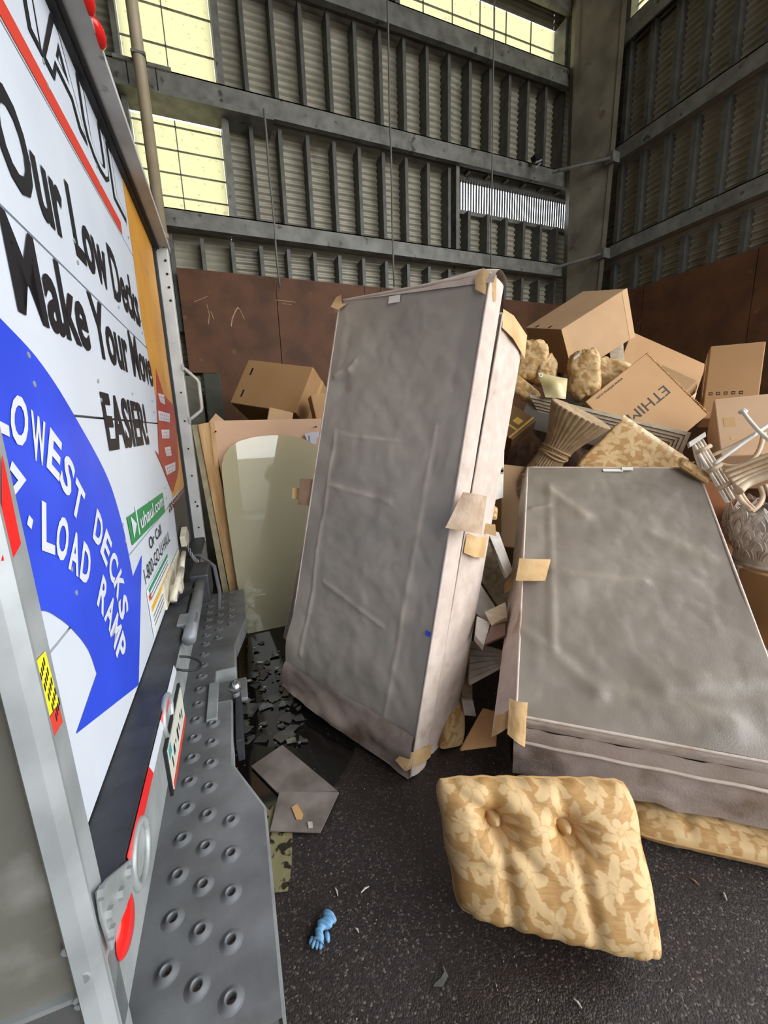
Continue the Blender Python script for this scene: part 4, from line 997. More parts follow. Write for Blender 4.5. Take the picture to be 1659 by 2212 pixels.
# ---- cardboard boxes
def carton(name, label, P0, P1, P2, depth, mat=None, tape=None, slots=(), group='cardboard boxes in the heap', flutes=False, cat='box', loc=None, open_top=False):
    P0, P1, P2 = V(P0), V(P1), V(P2); a = P1 - P0; b = P2 - P0; b = b - a*(a.dot(b)/a.length_squared)
    nrm = a.cross(b).normalized()
    if nrm.dot(CAM - P0) > 0: nrm = -nrm
    c = nrm*depth; mt = mat or m_card
    cen = P0 + (a + b + c)/2
    zs_ = [(P0 + a*i + b*j + c*k).z for i in (0, 1) for j in (0, 1) for k in (0, 1)]
    o = thing(name, label, cat, V((cen.x, cen.y, min(zs_))), group)
    if open_top:
        t = .006
        for f in ((P0, a, b, nrm*t), (P0 + c - nrm*t, a, b, nrm*t), (P0, b, c, a.normalized()*t), (P0 + a - a.normalized()*t, b, c, a.normalized()*t), (P0 + b - b.normalized()*t, a, c, b.normalized()*t)):
            MB().obox(*f).build('board', mt, o)
    else:
        MB().obox(P0, a, b, c).build('carton_body', mt, o, bevel=.006)
        e1 = a.normalized()*.002
        # flap seams: thin raised boards on the face that meet in the middle
    au, bu = a.normalized(), b.normalized()
    if tape:
        for (face, s) in tape:
            if face == 'f': MB().obox(P0 + b*s - nrm*.0015, a, bu*.05, nrm*.001).build('tape', m_tape, o)
            if face == 'fv': MB().obox(P0 + a*s - nrm*.0015, b, au*.05, nrm*.001).build('tape', m_tape, o)
            if face == 't': MB().obox(P0 + c*s - bu*.0015, a, nrm*.05, bu*.001).build('tape', m_tape, o)
            if face == 's': MB().obox(P0 + a + c*s + au*.0005, b, nrm*.05, au*.001).build('tape', m_tape, o)
            if face == 's0': MB().obox(P0 + c*s - au*.0015, b, nrm*.05, au*.001).build('tape', m_tape, o)
    for (u, v, wu, wv, face) in slots:
        if face == 'f': MB().obox(P0 + a*u + b*v - nrm*.001, au*wu, bu*wv, nrm*.004).build('hand_hole', m_dark, o)
        else: MB().obox(P0 + a*u + c*v - bu*.001, au*wu, nrm*wv, bu*.004).build('hand_hole', m_dark, o)
    if flutes:
        # open corrugated edge: many small flutes, kept as one part
        mb = MB(); n = 46
        for i in range(n): mb.obox(P0 + a*(i/n) - bu*.012 - nrm*.004, a*(.55/n), bu*.012, nrm*.02)
        q = mb.build('flute_edge', m_flute, o); q['kind'] = 'stuff'
    return o, P0, a, b, c, nrm
carton('carton', 'brown carton with two slot holes above the glass sheet', at(677, 793, 3.9), at(536.7, 776.7, 4.294), at(639, 892, 3.705), .42, m_card2, tape=[('s0', .45)], slots=((.86, .18, .018, .075, 'f'), (.86, .68, .018, .075, 'f')))
carton('carton', 'small pale carton tucked on top of the plywood panel', at(582, 879, 3.45), at(634, 891, 3.45), at(574, 914, 3.40), .2, m_card)
carton('open_carton', 'open dark carton wedged between slotted carton and tall box spring', at(671, 854, 3.6), at(726, 846, 3.66), at(676, 935, 3.54), .12, m_card2, open_top=True)
_a, _b, _c = onY(446, 918, 3.3), onY(466, 893, 3.3), onY(489, 912, 3.3)
MB().prism([_a, _b, _c, V((_c.x + .05, 3.25, .02)), V((_a.x + .05, 3.25, .02))], V((0, .008, 0))).build('cardboard_sheet', m_card3)
tag(bpy.data.objects['cardboard_sheet'], 'torn pink cardboard corner poking above the plywood panel', 'cardboard')
carton('carton', 'large tan carton with two holes on top of the heap by the column', at(1212.4, 712, 3.8), at(1352.7, 623, 4.15), at(1238, 812, 3.948), .49, m_card, tape=[('fv', .0), ('fv', .93)], slots=((.02, .34, .035, .025, 't'), (.02, .70, .035, .025, 't')))
bx, P0, a, b, c, nr = carton('carton', 'flat tan carton printed ETHIMO with an open corrugated edge', at(1396, 763, 3.6), at(1529.6, 895, 3.62), at(1264, 867, 3.235), .26, m_card2, flutes=True)
au, bu = a.normalized(), b.normalized()
mb = MB(); text_on(mb, 'ETHIMO', lambda x, y: P0 + a*.42 + b*.14 + bu*x + au*y - nr*.0012, b.length*.80, .075, .0); mb.build('printed_name', m_print, bx, fix=False)
mb = MB(); text_on(mb, 'www.ethimo.com', lambda x, y: P0 + a*.045 + b*.45 + bu*x + au*y - nr*.0012, b.length*.42, .02, .012); mb.build('printed_name', m_print, bx, fix=False)
bx, P0, a, b, c, nr = carton('carton', 'pale tan carton behind the white rattan poles', at(1542, 862, 3.2), at(1542, 862, 3.2) + (at(1659, 850, 3.24) - at(1542, 862, 3.2))*2.1, at(1565, 985, 2.9), .3, m_card3, tape=[('t', .45)])
MB().obox(P0 + a*.06 + b*.36 - nr*.0012, a*.10, b*.16, nr*.001).build('tape', m_tape, bx)
MB().obox(P0 + a*.10 + b*.70 - nr*.0012, a*.05, b*.05, nr*.001).build('brown_smear', m_guard, bx)
bx, P0, a, b, c, nr = carton('carton', 'tall tan carton with handling symbols against the brown side plate', at(1535, 748, 3.85), at(1655, 737, 3.88), at(1503, 905, 3.72), .34, m_card2, tape=[('s0', .4)])
for k in range(5):
    p = P0 + a*(.08 + .14*k) + b*.635 - nr*.0012
    MB().obox(p, a*.07, b*.012, nr*.0005).obox(p + b*.03, a*.07, b*.012, nr*.0005).obox(p, a*.012, b*.042, nr*.0005).obox(p + a*.058, a*.012, b*.042, nr*.0005).build('handling_symbol', m_print, bx)
carton('carton', 'long dark carton lying along the brown side plate', at(1365, 716, 4.45), at(1526, 787, 4.7), at(1352, 800, 4.25), .2, m_card2, tape=[('f', .8)])
bx, P0, a, b, c, nr = carton('carton', 'taped flat carton between the ETHIMO carton and the long one', at(1508, 822, 3.75), at(1420, 782, 3.85), at(1486, 858, 3.68), .16, m_card, tape=[('t', .35)])
for u in (.3, .55): MB().obox(P0 + a*u + c*.45 - b.normalized()*.002, a.normalized()*.012, c.normalized()*.03, b.normalized()*.001).build('hand_hole', m_dark, bx)
bx, P0, a, b, c, nr = carton('gift_box', 'dark brown box with gold foil corner lines beside the tall springs', at(1159, 906, 3.1), at(1106, 950, 2.97), at(1100, 848, 3.26), .10, M('box_brown', S(112, 82, 48), .5, 0, S(98, 70, 40), 5))
m_gold = M('gold_foil', S(226, 184, 88), .3, .4)
MB().obox(P0 + b*.06 - nr*.001, a, b*.05, nr*.001).build('gold_line', m_gold, bx)
MB().obox(P0 + a*.62 + b*.06 - nr*.001, a*.06, b*.5, nr*.001).build('gold_line', m_gold, bx)
MB().obox(P0 + a*.28 + b*.18 - nr*.001, a*.2, b*.18, nr*.001).build('gold_seal', m_gold, bx)
carton('carton', 'plain brown carton in the gap under the wheat sheaf base', at(1084, 1002, 2.9), at(1138, 1008, 2.96), at(1078, 1180, 2.75), .2, m_card)
_c9 = at(1597, 1226, 2.72)
carton('carton', 'dark carton low behind the silver scaled vase', _c9, _c9 + ((at(1700, 1220, 2.6) - _c9)*V((1, 1, 0)))*1.4, V((_c9.x, _c9.y, .02)), .3, m_card2)
MB().prism([at(px, py, d) for px, py, d in ((995, 1622, 1.98), (1045, 1532, 2.2), (1075, 1540, 2.2), (1072, 1612, 2.02))], V((.01, .02, -.01))).build('cardboard_sheet', m_card2)
tag(bpy.data.objects['cardboard_sheet.001'], 'brown cardboard sheet behind the big floral cushion', 'cardboard')
# ---- small stuffed bags
def blob(name, label, c, r, up, seed, cat='cushion', mat=None, tip=0.0, group='floral cushion bags on the heap', amp=.09, n=56):
    ax = V(up).normalized(); s1 = ax.orthogonal().normalized(); s2 = ax.cross(s1)
    # keep the wide axis facing the eye
    vdir = (c - CAM).normalized(); s1 = ax.cross(vdir).normalized(); s2 = ax.cross(s1)
    mb = MB(); at_ = []
    for j in range(n + 1):
        for i in range(n):
            th, ph = 2*math.pi*i/n, math.pi*j/n
            d = V((math.sin(ph)*math.cos(th), math.sin(ph)*math.sin(th), math.cos(ph)))
            k = 1 + amp*fbm(d*1.4 + V((seed, 0, 0)), 1.6, 3) - .07*abs(fbm(d*3 + V((0, seed, 0)), 1.5, 2)) + .018*math.sin(9*fbm(d*2 + V((seed, seed, 0)), 1.3, 2))
            sq = 1/(abs(d.x)**4 + abs(d.y)**4 + abs(d.z)**4)**.25*.88
            k *= sq
            if tip and d.z > 0: 
                t_ = d.z**3; k2 = 1 - tip*.75*t_*(1 if d.z < .97 else 1)
                mb.v.append(c + s1*(d.x*r[0]*k*k2) + s2*(d.y*r[1]*k*k2) + ax*(d.z*r[2]*(k + tip*t_*.6)))
            else: mb.v.append(c + s1*(d.x*r[0]*k) + s2*(d.y*r[1]*k) + ax*(d.z*r[2]*k))
            at_.append(floral(i/n*r[0]*6.28, j/n*r[2]*3.14, seed))
    for j in range(n):
        for i in range(n): mb.f.append((j*n + i, j*n + (i + 1) % n, (j + 1)*n + (i + 1) % n, (j + 1)*n + i))
    o = mb.build(name, mat or m_floral, smooth=True, attr=at_); tag(o, label, cat, group); return o
blob('stuffed_bag', 'plump gold floral cushion beside the head of the tall springs', at(1146, 782, 3.45), (.135, .10, .17), (.1, 0, 1), 2)
blob('stuffed_bag', 'small gold bag with a twisted neck under the large tan carton', at(1180, 806, 3.4), (.08, .07, .11), (.35, .1, 1), 4, tip=.9)
pouch = MB(); pq = [at(px, py, d) for px, py, d in ((1162, 805, 3.2), (1226, 818, 3.25), (1222, 862, 3.12), (1178, 858, 3.1))]
pouch.grid(lambda u, v: (pq[0]*(1 - u)*(1 - v) + pq[1]*u*(1 - v) + pq[2]*u*v + pq[3]*(1 - u)*v) - fwd*(.05*math.sin(u*3.14)*math.sin(v*3.14)), 16, 16).grid(lambda u, v: (pq[0]*(1 - u)*(1 - v) + pq[1]*u*(1 - v) + pq[2]*u*v + pq[3]*(1 - u)*v) + fwd*(.04*math.sin(u*3.14)*math.sin(v*3.14)), 16, 16)
po = pouch.build('plastic_pouch', M('pouch', S(206, 190, 146), .3, 0, S(188, 168, 116), 14), smooth=True); tag(po, 'milky plastic pouch with an eyelet beneath the small gold bag', 'pouch', 'floral cushion bags on the heap')
ey_c = at(1168, 810, 3.18)
MB().tube([ey_c + right*(.012*math.cos(t*math.pi/6)) + down*(.012*math.sin(t*math.pi/6)) for t in range(13)], .003, 6, False).build('eyelet', m_whitelac, po)
blob('stuffed_bag', 'crumpled gold floral cushion with a white tag below the large tan carton', at(1262, 812, 3.4), (.118, .09, .195), (-.12, 0, 1), 6, amp=.12)
blob('stuffed_bag', 'wrinkled cream floral cushion behind the ETHIMO carton corner', at(1312, 812, 3.75), (.15, .08, .14), (.5, 0, 1), 9, amp=.12)
MB().obox(at(1239, 772, 3.29), at(1252, 762, 3.29) - at(1239, 772, 3.29), at(1240, 778, 3.29) - at(1239, 772, 3.29), fwd*.002).build('sewn_tag', m_whitelac, bpy.data.objects['stuffed_bag.002'])
cushion('seat_cushion', 'flat gold floral seat pad beside the dark gold foil box', (at(1112, 806, 3.4), at(1168, 852, 3.3), at(1156, 878, 3.2), at(1100, 846, 3.3)), .07, seed=11, n=40)
cushion('seat_cushion', 'gold floral box cushion leaning above the sloped box spring', (at(1340, 908, 3.0), at(1496, 1003, 3.02), at(1420, 1095, 2.93), at(1240, 1008, 2.88)), .09, seed=12, n=90, puff=.14)
MB().grid(lambda u, v: at(1338, 916, 2.965).lerp(at(1478, 1012, 2.965), u) + (at(1347, 896, 2.985) - at(1338, 916, 2.965))*v - fwd*.012*math.sin(v*3.14), 30, 4).build('border_band', M('border_cloth', S(232, 210, 172), .7, 0, S(206, 170, 118), 26, (.45, .55)), bpy.data.objects['seat_cushion.001'], smooth=True)
cushion('seat_cushion', 'gold floral cushion corner poking out under the white framed door', (at(1046, 1085, 2.35), at(1074, 1098, 2.35), at(1072, 1122, 2.32), at(1040, 1118, 2.3)), .05, seed=14, n=24)
cushion('seat_cushion', 'cream floral pad end lying at the torn corner of the sloped spring', (at(1470, 988, 2.80), at(1538, 1030, 2.76), at(1528, 1045, 2.70), at(1465, 1004, 2.74)), .035, seed=15, n=30)
# ---- stepped frame panel
p0, p1, p2 = at(1143, 853, 3.2), at(1490, 936, 3.22), at(1147, 925, 3.16)
a = p1 - p0; b = p2 - p0; b = b - a*(a.dot(b)/a.length_squared); nr = a.cross(b).normalized(); nr = -nr if nr.dot(CAM - p0) > 0 else nr
fp = thing('frame_panel', 'long whitewashed wooden panel with stepped frame edges above the wheat sheaf', 'panel', V((p0 + a/2).xy.to_3d()) + V((0, 0, (p0 + b).z)))
MB().obox(p0 + nr*.02, a, b, nr*.02).build('panel_face', M('grey_face', S(126, 118, 110), .8), fp)
bl = b.normalized(); al = a.normalized()
for k, (o0, w_, h_) in enumerate(((0, .022, .060), (.024, .018, .048), (.044, .016, .036), (.062, .016, .024), (.080, .014, .012))):
    MB().prism([p0 + bl*o0 + al*o0 - nr*(h_ - .03), p1 + bl*o0 - al*o0 - nr*(h_ - .03), p1 + bl*(o0 + w_) - al*(o0 + w_) - nr*(h_ - .03), p0 + bl*(o0 + w_) + al*(o0 + w_) - nr*(h_ - .03)], nr*.03).build('moulding', m_wwood, fp)
    MB().prism([p1 + bl*o0 - al*o0 - nr*(h_ - .03), p1 + b - al*o0 - nr*(h_ - .03), p1 + b - al*(o0 + w_) - nr*(h_ - .03), p1 + bl*(o0 + w_) - al*(o0 + w_) - nr*(h_ - .03)], nr*.03).build('moulding', m_wwood, fp)
# ---- carved sheaf
ax0, ax1, ax2 = at(1150, 1045, 2.92), at(1196, 980, 2.90), at(1246, 905, 2.86)
sf_ = thing('wheat_sheaf_base', 'carved table base like a bound sheaf of reeds behind the sloped spring', 'table base', ax0 - V((0, 0, .2)))
axd = (ax2 - ax1).normalized(); s1 = axd.cross(fwd).normalized(); s2 = axd.cross(s1)
prof = [(-.32, .13), (-.2, .11), (-.1, .094), (0, .086), (.07, .098), (.14, .125), (.21, .16), (.27, .188), (.29, .196), (.292, .175), (.27, .02)]
NR = 64
def shf(u, v):
    x_ = v*(len(prof) - 1); i = min(int(x_), len(prof) - 2); t = x_ - i
    h_ = prof[i][0]*(1 - t) + prof[i + 1][0]*t; r_ = prof[i][1]*(1 - t) + prof[i + 1][1]*t
    an = u*2*math.pi; fl_ = 1 - .075*(1 - abs(math.sin(an*NR/4)))
    return ax1 + axd*h_ + (s1*math.cos(an) + s2*math.sin(an))*r_*fl_
MB().grid(shf, NR*8, 26, True).build('reeds', m_sheaf, sf_, smooth=True)
for k, (h_, tl) in enumerate(((-.012, .10), (.008, -.05), (.03, .06))):
    MB().tube([ax1 + axd*(h_ + tl*.3*math.sin(t*math.pi/16)) + (s1*math.cos(t*math.pi/16) + s2*math.sin(t*math.pi/16))*.092 for t in range(33)], .007, 8, False).build('binding_cord', m_rope, sf_, smooth=True)
# ---- white framed door
zbd = at(1087, 1075, 2.62).z; br_ = onZ(1087, 1075, zbd); bl_ = onZ(1062, 1083, zbd); a = (br_ - bl_)*1.5; q0 = br_ - a + V((0, 0, .60)); b = V((0, 0, -.60))
nr = a.cross(b).normalized(); nr = -nr if nr.dot(CAM - q0) > 0 else nr
wf = thing('cabinet_door', 'white lacquered cabinet door with ivory panel behind the tall springs', 'cabinet door', V((q0 + b).xy.to_3d()) + V((0, 0, (q0 + b).z)))
MB().obox(q0, a, b, nr*.03).build('door_board', m_whitelac, wf, bevel=.003)
MB().obox(q0 + a*.1 + b*.05 - nr*.002, a*.82, b*.82, nr*.004).build('inset_panel', m_ivory, wf)
lc = q0 + a*.84 + b*.72 - nr*.004
MB().tube([lc, lc - nr*.008], .008, 8).build('lock', m_dark, wf)
for sg in (-.012, .010): MB().obox(lc + a.normalized()*sg - b.normalized()*.02, a.normalized()*.003, b.normalized()*.04, nr*-.002).build('lock_scroll', m_dark, wf)
# ---- planks in the gap
def plank(name, label, pts, th, mat, cat='plank', group='painted planks between the box springs'):
    q = [at(*p) for p in pts]; nr = (q[1] - q[0]).cross(q[-1] - q[0]).normalized(); nr = -nr if nr.dot(CAM - q[0]) > 0 else nr
    return tag(MB().prism(q, nr*th).build(name, mat, bevel=.0025), label, cat, group)
plank('plank', 'white plank slanting down from the torn paper guard', [(1050, 1140, 2.25), (1078, 1150, 2.27), (1108, 1232, 2.25), (1095, 1248, 2.22)], .03, m_wwood2)
plank('plank', 'speckled taupe board behind the slanting white plank', [(1048, 1160, 2.42), (1112, 1240, 2.45), (1098, 1345, 2.35), (1030, 1240, 2.36)], .03, m_greywood)
plank('plank', 'grey white board below the taupe board', [(1034, 1255, 2.30), (1070, 1310, 2.30), (1050, 1345, 2.26), (1022, 1320, 2.26)], .03, m_wwood2)
plank('plank', 'stepped beige moulding end wedged against the sloped spring', [(1046, 1322, 2.16), (1092, 1300, 2.18), (1096, 1332, 2.14), (1062, 1350, 2.12)], .05, m_wwood)
plank('plank', 'pale block under the stepped moulding', [(1030, 1330, 2.17), (1060, 1345, 2.16), (1045, 1395, 2.10), (1026, 1372, 2.11)], .05, m_wwood2)
plank('plank', 'pinkish board end in the shadow under the moulding', [(1060, 1352, 2.14), (1092, 1345, 2.15), (1092, 1372, 2.12), (1046, 1392, 2.11)], .03, M('pinkwood', S(138, 112, 98), .8))
cb = thing('moulded_board', 'pale grey grooved cornice board lying in the gap near the floor', 'moulding', at(1040, 1480, 2.26), 'painted planks between the box springs')
for k in range(6):
    t0, t1 = k/6, (k + 1)/6
    e0 = lambda t: at(1014, 1385 + 98*t, 2.36 - .12*t); e1 = lambda t: at(1086, 1408 + 35*t, 2.38 - .10*t)
    MB().prism([e0(t0), e1(t0), e1(t1 - .02), e0(t1 - .02)], fwd*(.03 + .008*(k % 2))).build('groove_strip', m_wwood2, cb)
ps = thing('turned_post', 'slim khaki post with a broken end behind the tall springs', 'post', at(1012, 1540, 2.27), 'painted planks between the box springs')
MB().obox(at(1000, 1350, 2.42), at(1020, 1352, 2.42) - at(1000, 1350, 2.42), at(998, 1520, 2.28) - at(1000, 1350, 2.42), fwd*.04).build('shaft', m_greywood, ps)
MB().obox(at(998, 1512, 2.27), at(1022, 1514, 2.27) - at(998, 1512, 2.27), at(1004, 1545, 2.25) - at(998, 1512, 2.27), fwd*.05).build('broken_end', m_wwood2, ps)
plank('plank', 'whitewashed plank standing behind the large tan carton', [(1316, 752, 4.2), (1346, 738, 4.22), (1350, 800, 4.12), (1322, 806, 4.1)], .03, m_wwood, group=None)
plank('plank', 'white stick lying in the dark under the ETHIMO carton', [(1488, 955, 2.72), (1524, 932, 2.78), (1526, 942, 2.77), (1490, 966, 2.71)], .02, m_wwood2, group=None)
# ---- brown boards
plank('hardboard_sheet', 'upper brown hardboard sheet beside the sloped spring', [(1508, 1030, 2.92), (1596, 1062, 2.88), (1580, 1138, 2.78), (1540, 1128, 2.78)], .006, m_leather, 'board', 'brown hardboard sheets')
plank('hardboard_sheet', 'lower brown hardboard sheet beside the silver vase', [(1535, 1120, 2.76), (1590, 1140, 2.72), (1574, 1245, 2.60), (1560, 1215, 2.62)], .006, m_leather, 'board', 'brown hardboard sheets')
# ---- rattan chair on its side
rt = thing('rattan_chair', 'upturned white washed rattan chair tangled at the edge of the heap', 'chair', at(1640, 1110, 2.72) - V((0, 0, .05)))
def pole(pts, r, mat=m_rattan, name='pole'):
    r *= 1.18; q = [at(p[0], p[1], p[2]*1.18) for p in pts]; dense = []
    for i in range(len(q) - 1):
        p0, p1, p2, p3 = q[max(i - 1, 0)], q[i], q[i + 1], q[min(i + 2, len(q) - 1)]
        for k in range(5):
            t = k/5; dense.append(.5*((2*p1) + (p2 - p0)*t + (2*p0 - 5*p1 + 4*p2 - p3)*t*t + (3*p1 - p0 - 3*p2 + p3)*t**3))
    dense.append(q[-1]); MB().tube(dense, r, 8).build(name, mat, rt, smooth=True)
for k in range(4): pole([(1498 + 6*k, 960 - 3*k, 2.36 + .01*k), (1572 + 6*k, 1086 - 4*k, 2.26 + .01*k)], .008, m_rattan if k % 2 else m_whitelac, 'post_cane')
for t in (.12, .45, .75): 
    c0 = (1506 + 74*t, 956 + 124*t); pole([(c0[0] - 10, c0[1] + 7, 2.33 - .09*t), (c0[0] + 4, c0[1], 2.32 - .09*t), (c0[0] + 20, c0[1] - 8, 2.34 - .09*t)], .010, m_rattan, 'cane_wrap')
pole([(1542, 1003, 2.29), (1598, 962, 2.33), (1648, 926, 2.38), (1680, 905, 2.42)], .008, m_whitelac, 'arm_rail')
pole([(1536, 985, 2.36), (1600, 955, 2.4), (1680, 910, 2.46)], .008)
pole([(1604, 888, 2.42), (1622, 912, 2.38), (1646, 938, 2.33), (1675, 960, 2.3)], .008, m_whitelac, 'arm_rail')
pole([(1598, 892, 2.42), (1606, 886, 2.43), (1612, 890, 2.42)], .008, m_whitelac, 'arm_rail')
pole([(1553, 1002, 2.30), (1585, 1008, 2.30), (1618, 998, 2.33), (1640, 972, 2.36), (1650, 935, 2.40)], .009)
for k, (y0, y1, r) in enumerate(((1020, 982, .008), (1030, 995, .009), (1039, 1006, .009), (1049, 1016, .011), (1061, 1026, .019))):
    pole([(1562 + 8*k, y0, 2.26 - .01*k), (1620, (y0 + y1)/2 - 3, 2.27), (1690, y1 - 12, 2.28)], r)
pole([(1590, 1062, 2.24), (1604, 1085, 2.24), (1622, 1102, 2.22)], .011)
pole([(1600, 1062, 2.25), (1612, 1082, 2.25), (1628, 1098, 2.24)], .008)
pole([(1642, 1050, 2.30), (1648, 1070, 2.30), (1640, 1090, 2.28), (1622, 1106, 2.26)], .010)
pole([(1652, 1046, 2.30), (1662, 1065, 2.30), (1668, 1090, 2.3)], .008)
for k in range(5): pole([(1588 + 6*k, 1094 + k, 2.28), (1600 + 7*k, 1106 + k, 2.26)], .004, m_whitelac, 'woven_strand')
pole([(1500, 962, 2.38), (1505, 985, 2.37), (1512, 1008, 2.34), (1508, 1030, 2.33)], .010, m_whitelac, 'leg')
# ---- silver scaled vase
vc = at(1656, 1165, 2.78); vb = vc - V((0, 0, .12))
vs_ = thing('scaled_vase', 'silver vase carved with overlapping scales at the edge of the heap', 'vase', vb)
vprof = [(0, .135), (.035, .14), (.07, .150), (.15, .166), (.22, .170), (.25, .164), (.262, .152), (.268, .13)]
def vr(h_):
    for (h0, r0), (h1, r1) in zip(vprof[:-1], vprof[1:]):
        if h0 <= h_ <= h1: return r0 + (r1 - r0)*(h_ - h0)/(h1 - h0)
    return vprof[-1][1]
MB().grid(lambda u, v: vb + V((math.cos(u*6.2832)*vr(v*.268), math.sin(u*6.2832)*vr(v*.268), v*.268)), 40, 24, True).build('vessel', m_silver, vs_, smooth=True)
for row in range(4):
    for k in range(12):
        an = (k + (.5 if row % 2 else 0))*2*math.pi/12; h0 = .045 + row*.05
        for j, (sc_, ho) in enumerate(((1.0, .004), (.72, .008), (.42, .011))):
            def sc(u, v):
                hh = h0 + (.105*(1 - v))*sc_; wa = (1 - (1 - v)**2.2)*.25*sc_
                a2 = an + (u - .5)*2*wa; r_ = vr(min(.257, hh)) + ho + .006*math.sin(u*math.pi)*(1 - v*.5)
                return vb + V((math.cos(a2)*r_, math.sin(a2)*r_, hh))
            MB().grid(sc, 6, 6).build('scale', m_silver, vs_, smooth=True) if j == 0 else None
            if j == 0: last = vs_.children[-1] if vs_.children else None
            pts = [sc(0, v/8) for v in range(8, -1, -1)] + [sc(1, v/8) for v in range(9)]
            MB().tube(pts, .0028, 5, False).build('scale_rim', m_silver, vs_, smooth=True)
MB().tube([vb + V((.135*math.cos(t*math.pi/12), .135*math.sin(t*math.pi/12), .008)) for t in range(25)], .012, 6, False).build('foot_ring', m_silver, vs_, smooth=True)
# ---- plywood panel, pine post and glass sheet beside the truck
YP = 3.16
pl_ = onY(455, 909, YP); pr_ = onY(700, 904, YP)
pw = thing('plywood_panel', 'pink plywood panel on a pine frame standing beyond the truck step', 'panel', V(((pl_.x + pr_.x)/2, YP, 0)))
MB().hexa([V((pl_.x + .12, YP - .03, 0)), V((pr_.x + .25, YP - .03, 0)), V((pr_.x + .25, YP + .0, 0)), V((pl_.x + .12, YP + .0, 0)), pl_ + V((0, 0, 0)), pr_ + V((.02, 0, 0)), pr_ + V((.02, .02, 0)), pl_ + V((0, .02, 0))]).build('sheet', m_ply, pw)
MB().hexa([V((.02, YP - .02, 0)), V((.11, YP - .02, 0)), V((.11, YP + .06, 0)), V((.02, YP + .06, 0)), onY(427, 917, YP), onY(453, 912, YP), onY(453, 912, YP) + V((0, .08, 0)), onY(427, 917, YP) + V((0, .08, 0))]).build('pine_post', m_pine, pw, bevel=.003)
MB().hexa([V((-.03, YP + .0, 0)), V((.012, YP + .0, 0)), V((.012, YP + .09, 0)), V((-.03, YP + .09, 0)), onY(414, 918, YP + .02), onY(427, 917, YP + .02), onY(427, 917, YP + .02) + V((0, .09, 0)), onY(414, 918, YP + .02) + V((0, .09, 0))]).build('edge_board', M('edge_ply', S(176, 164, 132), .7, 0, S(150, 136, 104), 12), pw)
MB().obox(onY(453, 910, YP - .01), V((.03, 0, 0)), V((0, .05, 0)), onY(463, 1010, YP - .01) - onY(453, 910, YP - .01)).build('batten', m_pine, pw)
for px, py in ((466, 932), (682, 922)): 
    c = onY(px, py, YP - .012); MB().tube([c, c - V((0, .012, 0))], .006, 6).build('nail', m_dark, pw)
pap = [onY(px, py, YP - .022) for px, py in ((658, 938), (672, 934), (689, 932), (690, 942), (683, 947), (684, 958), (672, 960), (663, 952))]
tag(MB().prism(pap, V((0, .002, 0))).build('paper_scrap', m_paper), 'torn white printed paper stuck on the plywood panel corner', 'paper')
MB().obox(pap[0] + V((.03, -.003, -.01)), V((.006, 0, 0)), V((0, .001, 0)), V((0, 0, -.05))).build('printed_line', M('grey_print', S(120, 124, 140), .7), bpy.data.objects['paper_scrap'])
gp = [(535, 1369), (517, 1290), (503, 1200), (487, 1090), (480, 1030), (479, 1003), (484, 984), (496, 966), (516, 953), (548, 944), (585, 940), (620, 940), (648, 945), (668, 953), (684, 965), (694, 980), (703, 1010)]
def gpt(px, py):
    r = ray(px, py); n_ = V((0, -1, .022)); o_ = V((0, 3.03, 0)); t = (o_ - CAM).dot(n_)/r.dot(n_); return CAM + r*t
gq = [gpt(*p) for p in gp]; gq[0].z = .004
gq += [gq[-1] + V((.02, .0, -.3)), V((gq[-1].x + .02, 3.03, .004))]
gs = thing('glass_table_top', 'round cornered greenish glass sheet leaning on the plywood panel', 'glass sheet', V((.4, 3.04, 0)))
MB().prism(gq, V((0, .008, 0))).build('pane', m_glass, gs)
# ---- on the floor
pud = []
for k in range(40):
    t = 2*math.pi*k/40; px = 610 + 150*math.cos(t)*(1 + .25*nz((math.cos(t)*2, math.sin(t)*2, 3))) ; py = 1560 + 210*math.sin(t)*(1 + .2*nz((math.cos(t)*2, math.sin(t)*2, 8)))
    p = onZ(px, py, .003); pud.append(V((p.x, max(.9, min(p.y, 3.0)), .003)))
tag(MB().add(pud, [tuple(range(40))]).build('puddle', m_water, fix=False), 'shallow black puddle under the tall box spring', 'puddle')
def sheet_px(name, label, pts, th, mat, cat, z=.006, group=None):
    q = [onZ(px, py, z) for px, py in pts]; return tag(MB().prism(q, V((0, 0, th))).build(name, mat), label, cat, group)
sheet_px('felt_sheet', 'grey felt sheet on the floor nearer the tall box spring', [(543, 1658), (610, 1612), (730, 1712), (604, 1720)], .008, m_tile, 'sheet', .008, 'grey sheets on the floor')
s2 = sheet_px('felt_sheet', 'grey felt sheet on the floor with an orange scrap on it', [(604, 1712), (732, 1714), (692, 1800), (584, 1796)], .006, m_tile, 'sheet', .016, 'grey sheets on the floor')
MB().prism([onZ(px, py, .024) for px, py in ((630, 1745), (642, 1738), (655, 1760), (652, 1771), (640, 1771))], V((0, 0, .004))).build('orange_scrap', m_cork, s2)
MB().prism([onZ(px, py, .024) for px, py in ((664, 1776), (675, 1776), (676, 1788), (667, 1790))], V((0, 0, .003))).build('white_scrap', m_wwood2, s2)
sheet_px('wet_paper', 'crumpled yellow wet paper beside the step plate', [(570, 1748), (592, 1738), (586, 1796), (632, 1800), (630, 1870), (622, 1925), (590, 1930), (578, 1860)], .003, m_wetpaper, 'paper', .004)
rnd = random.Random(21)
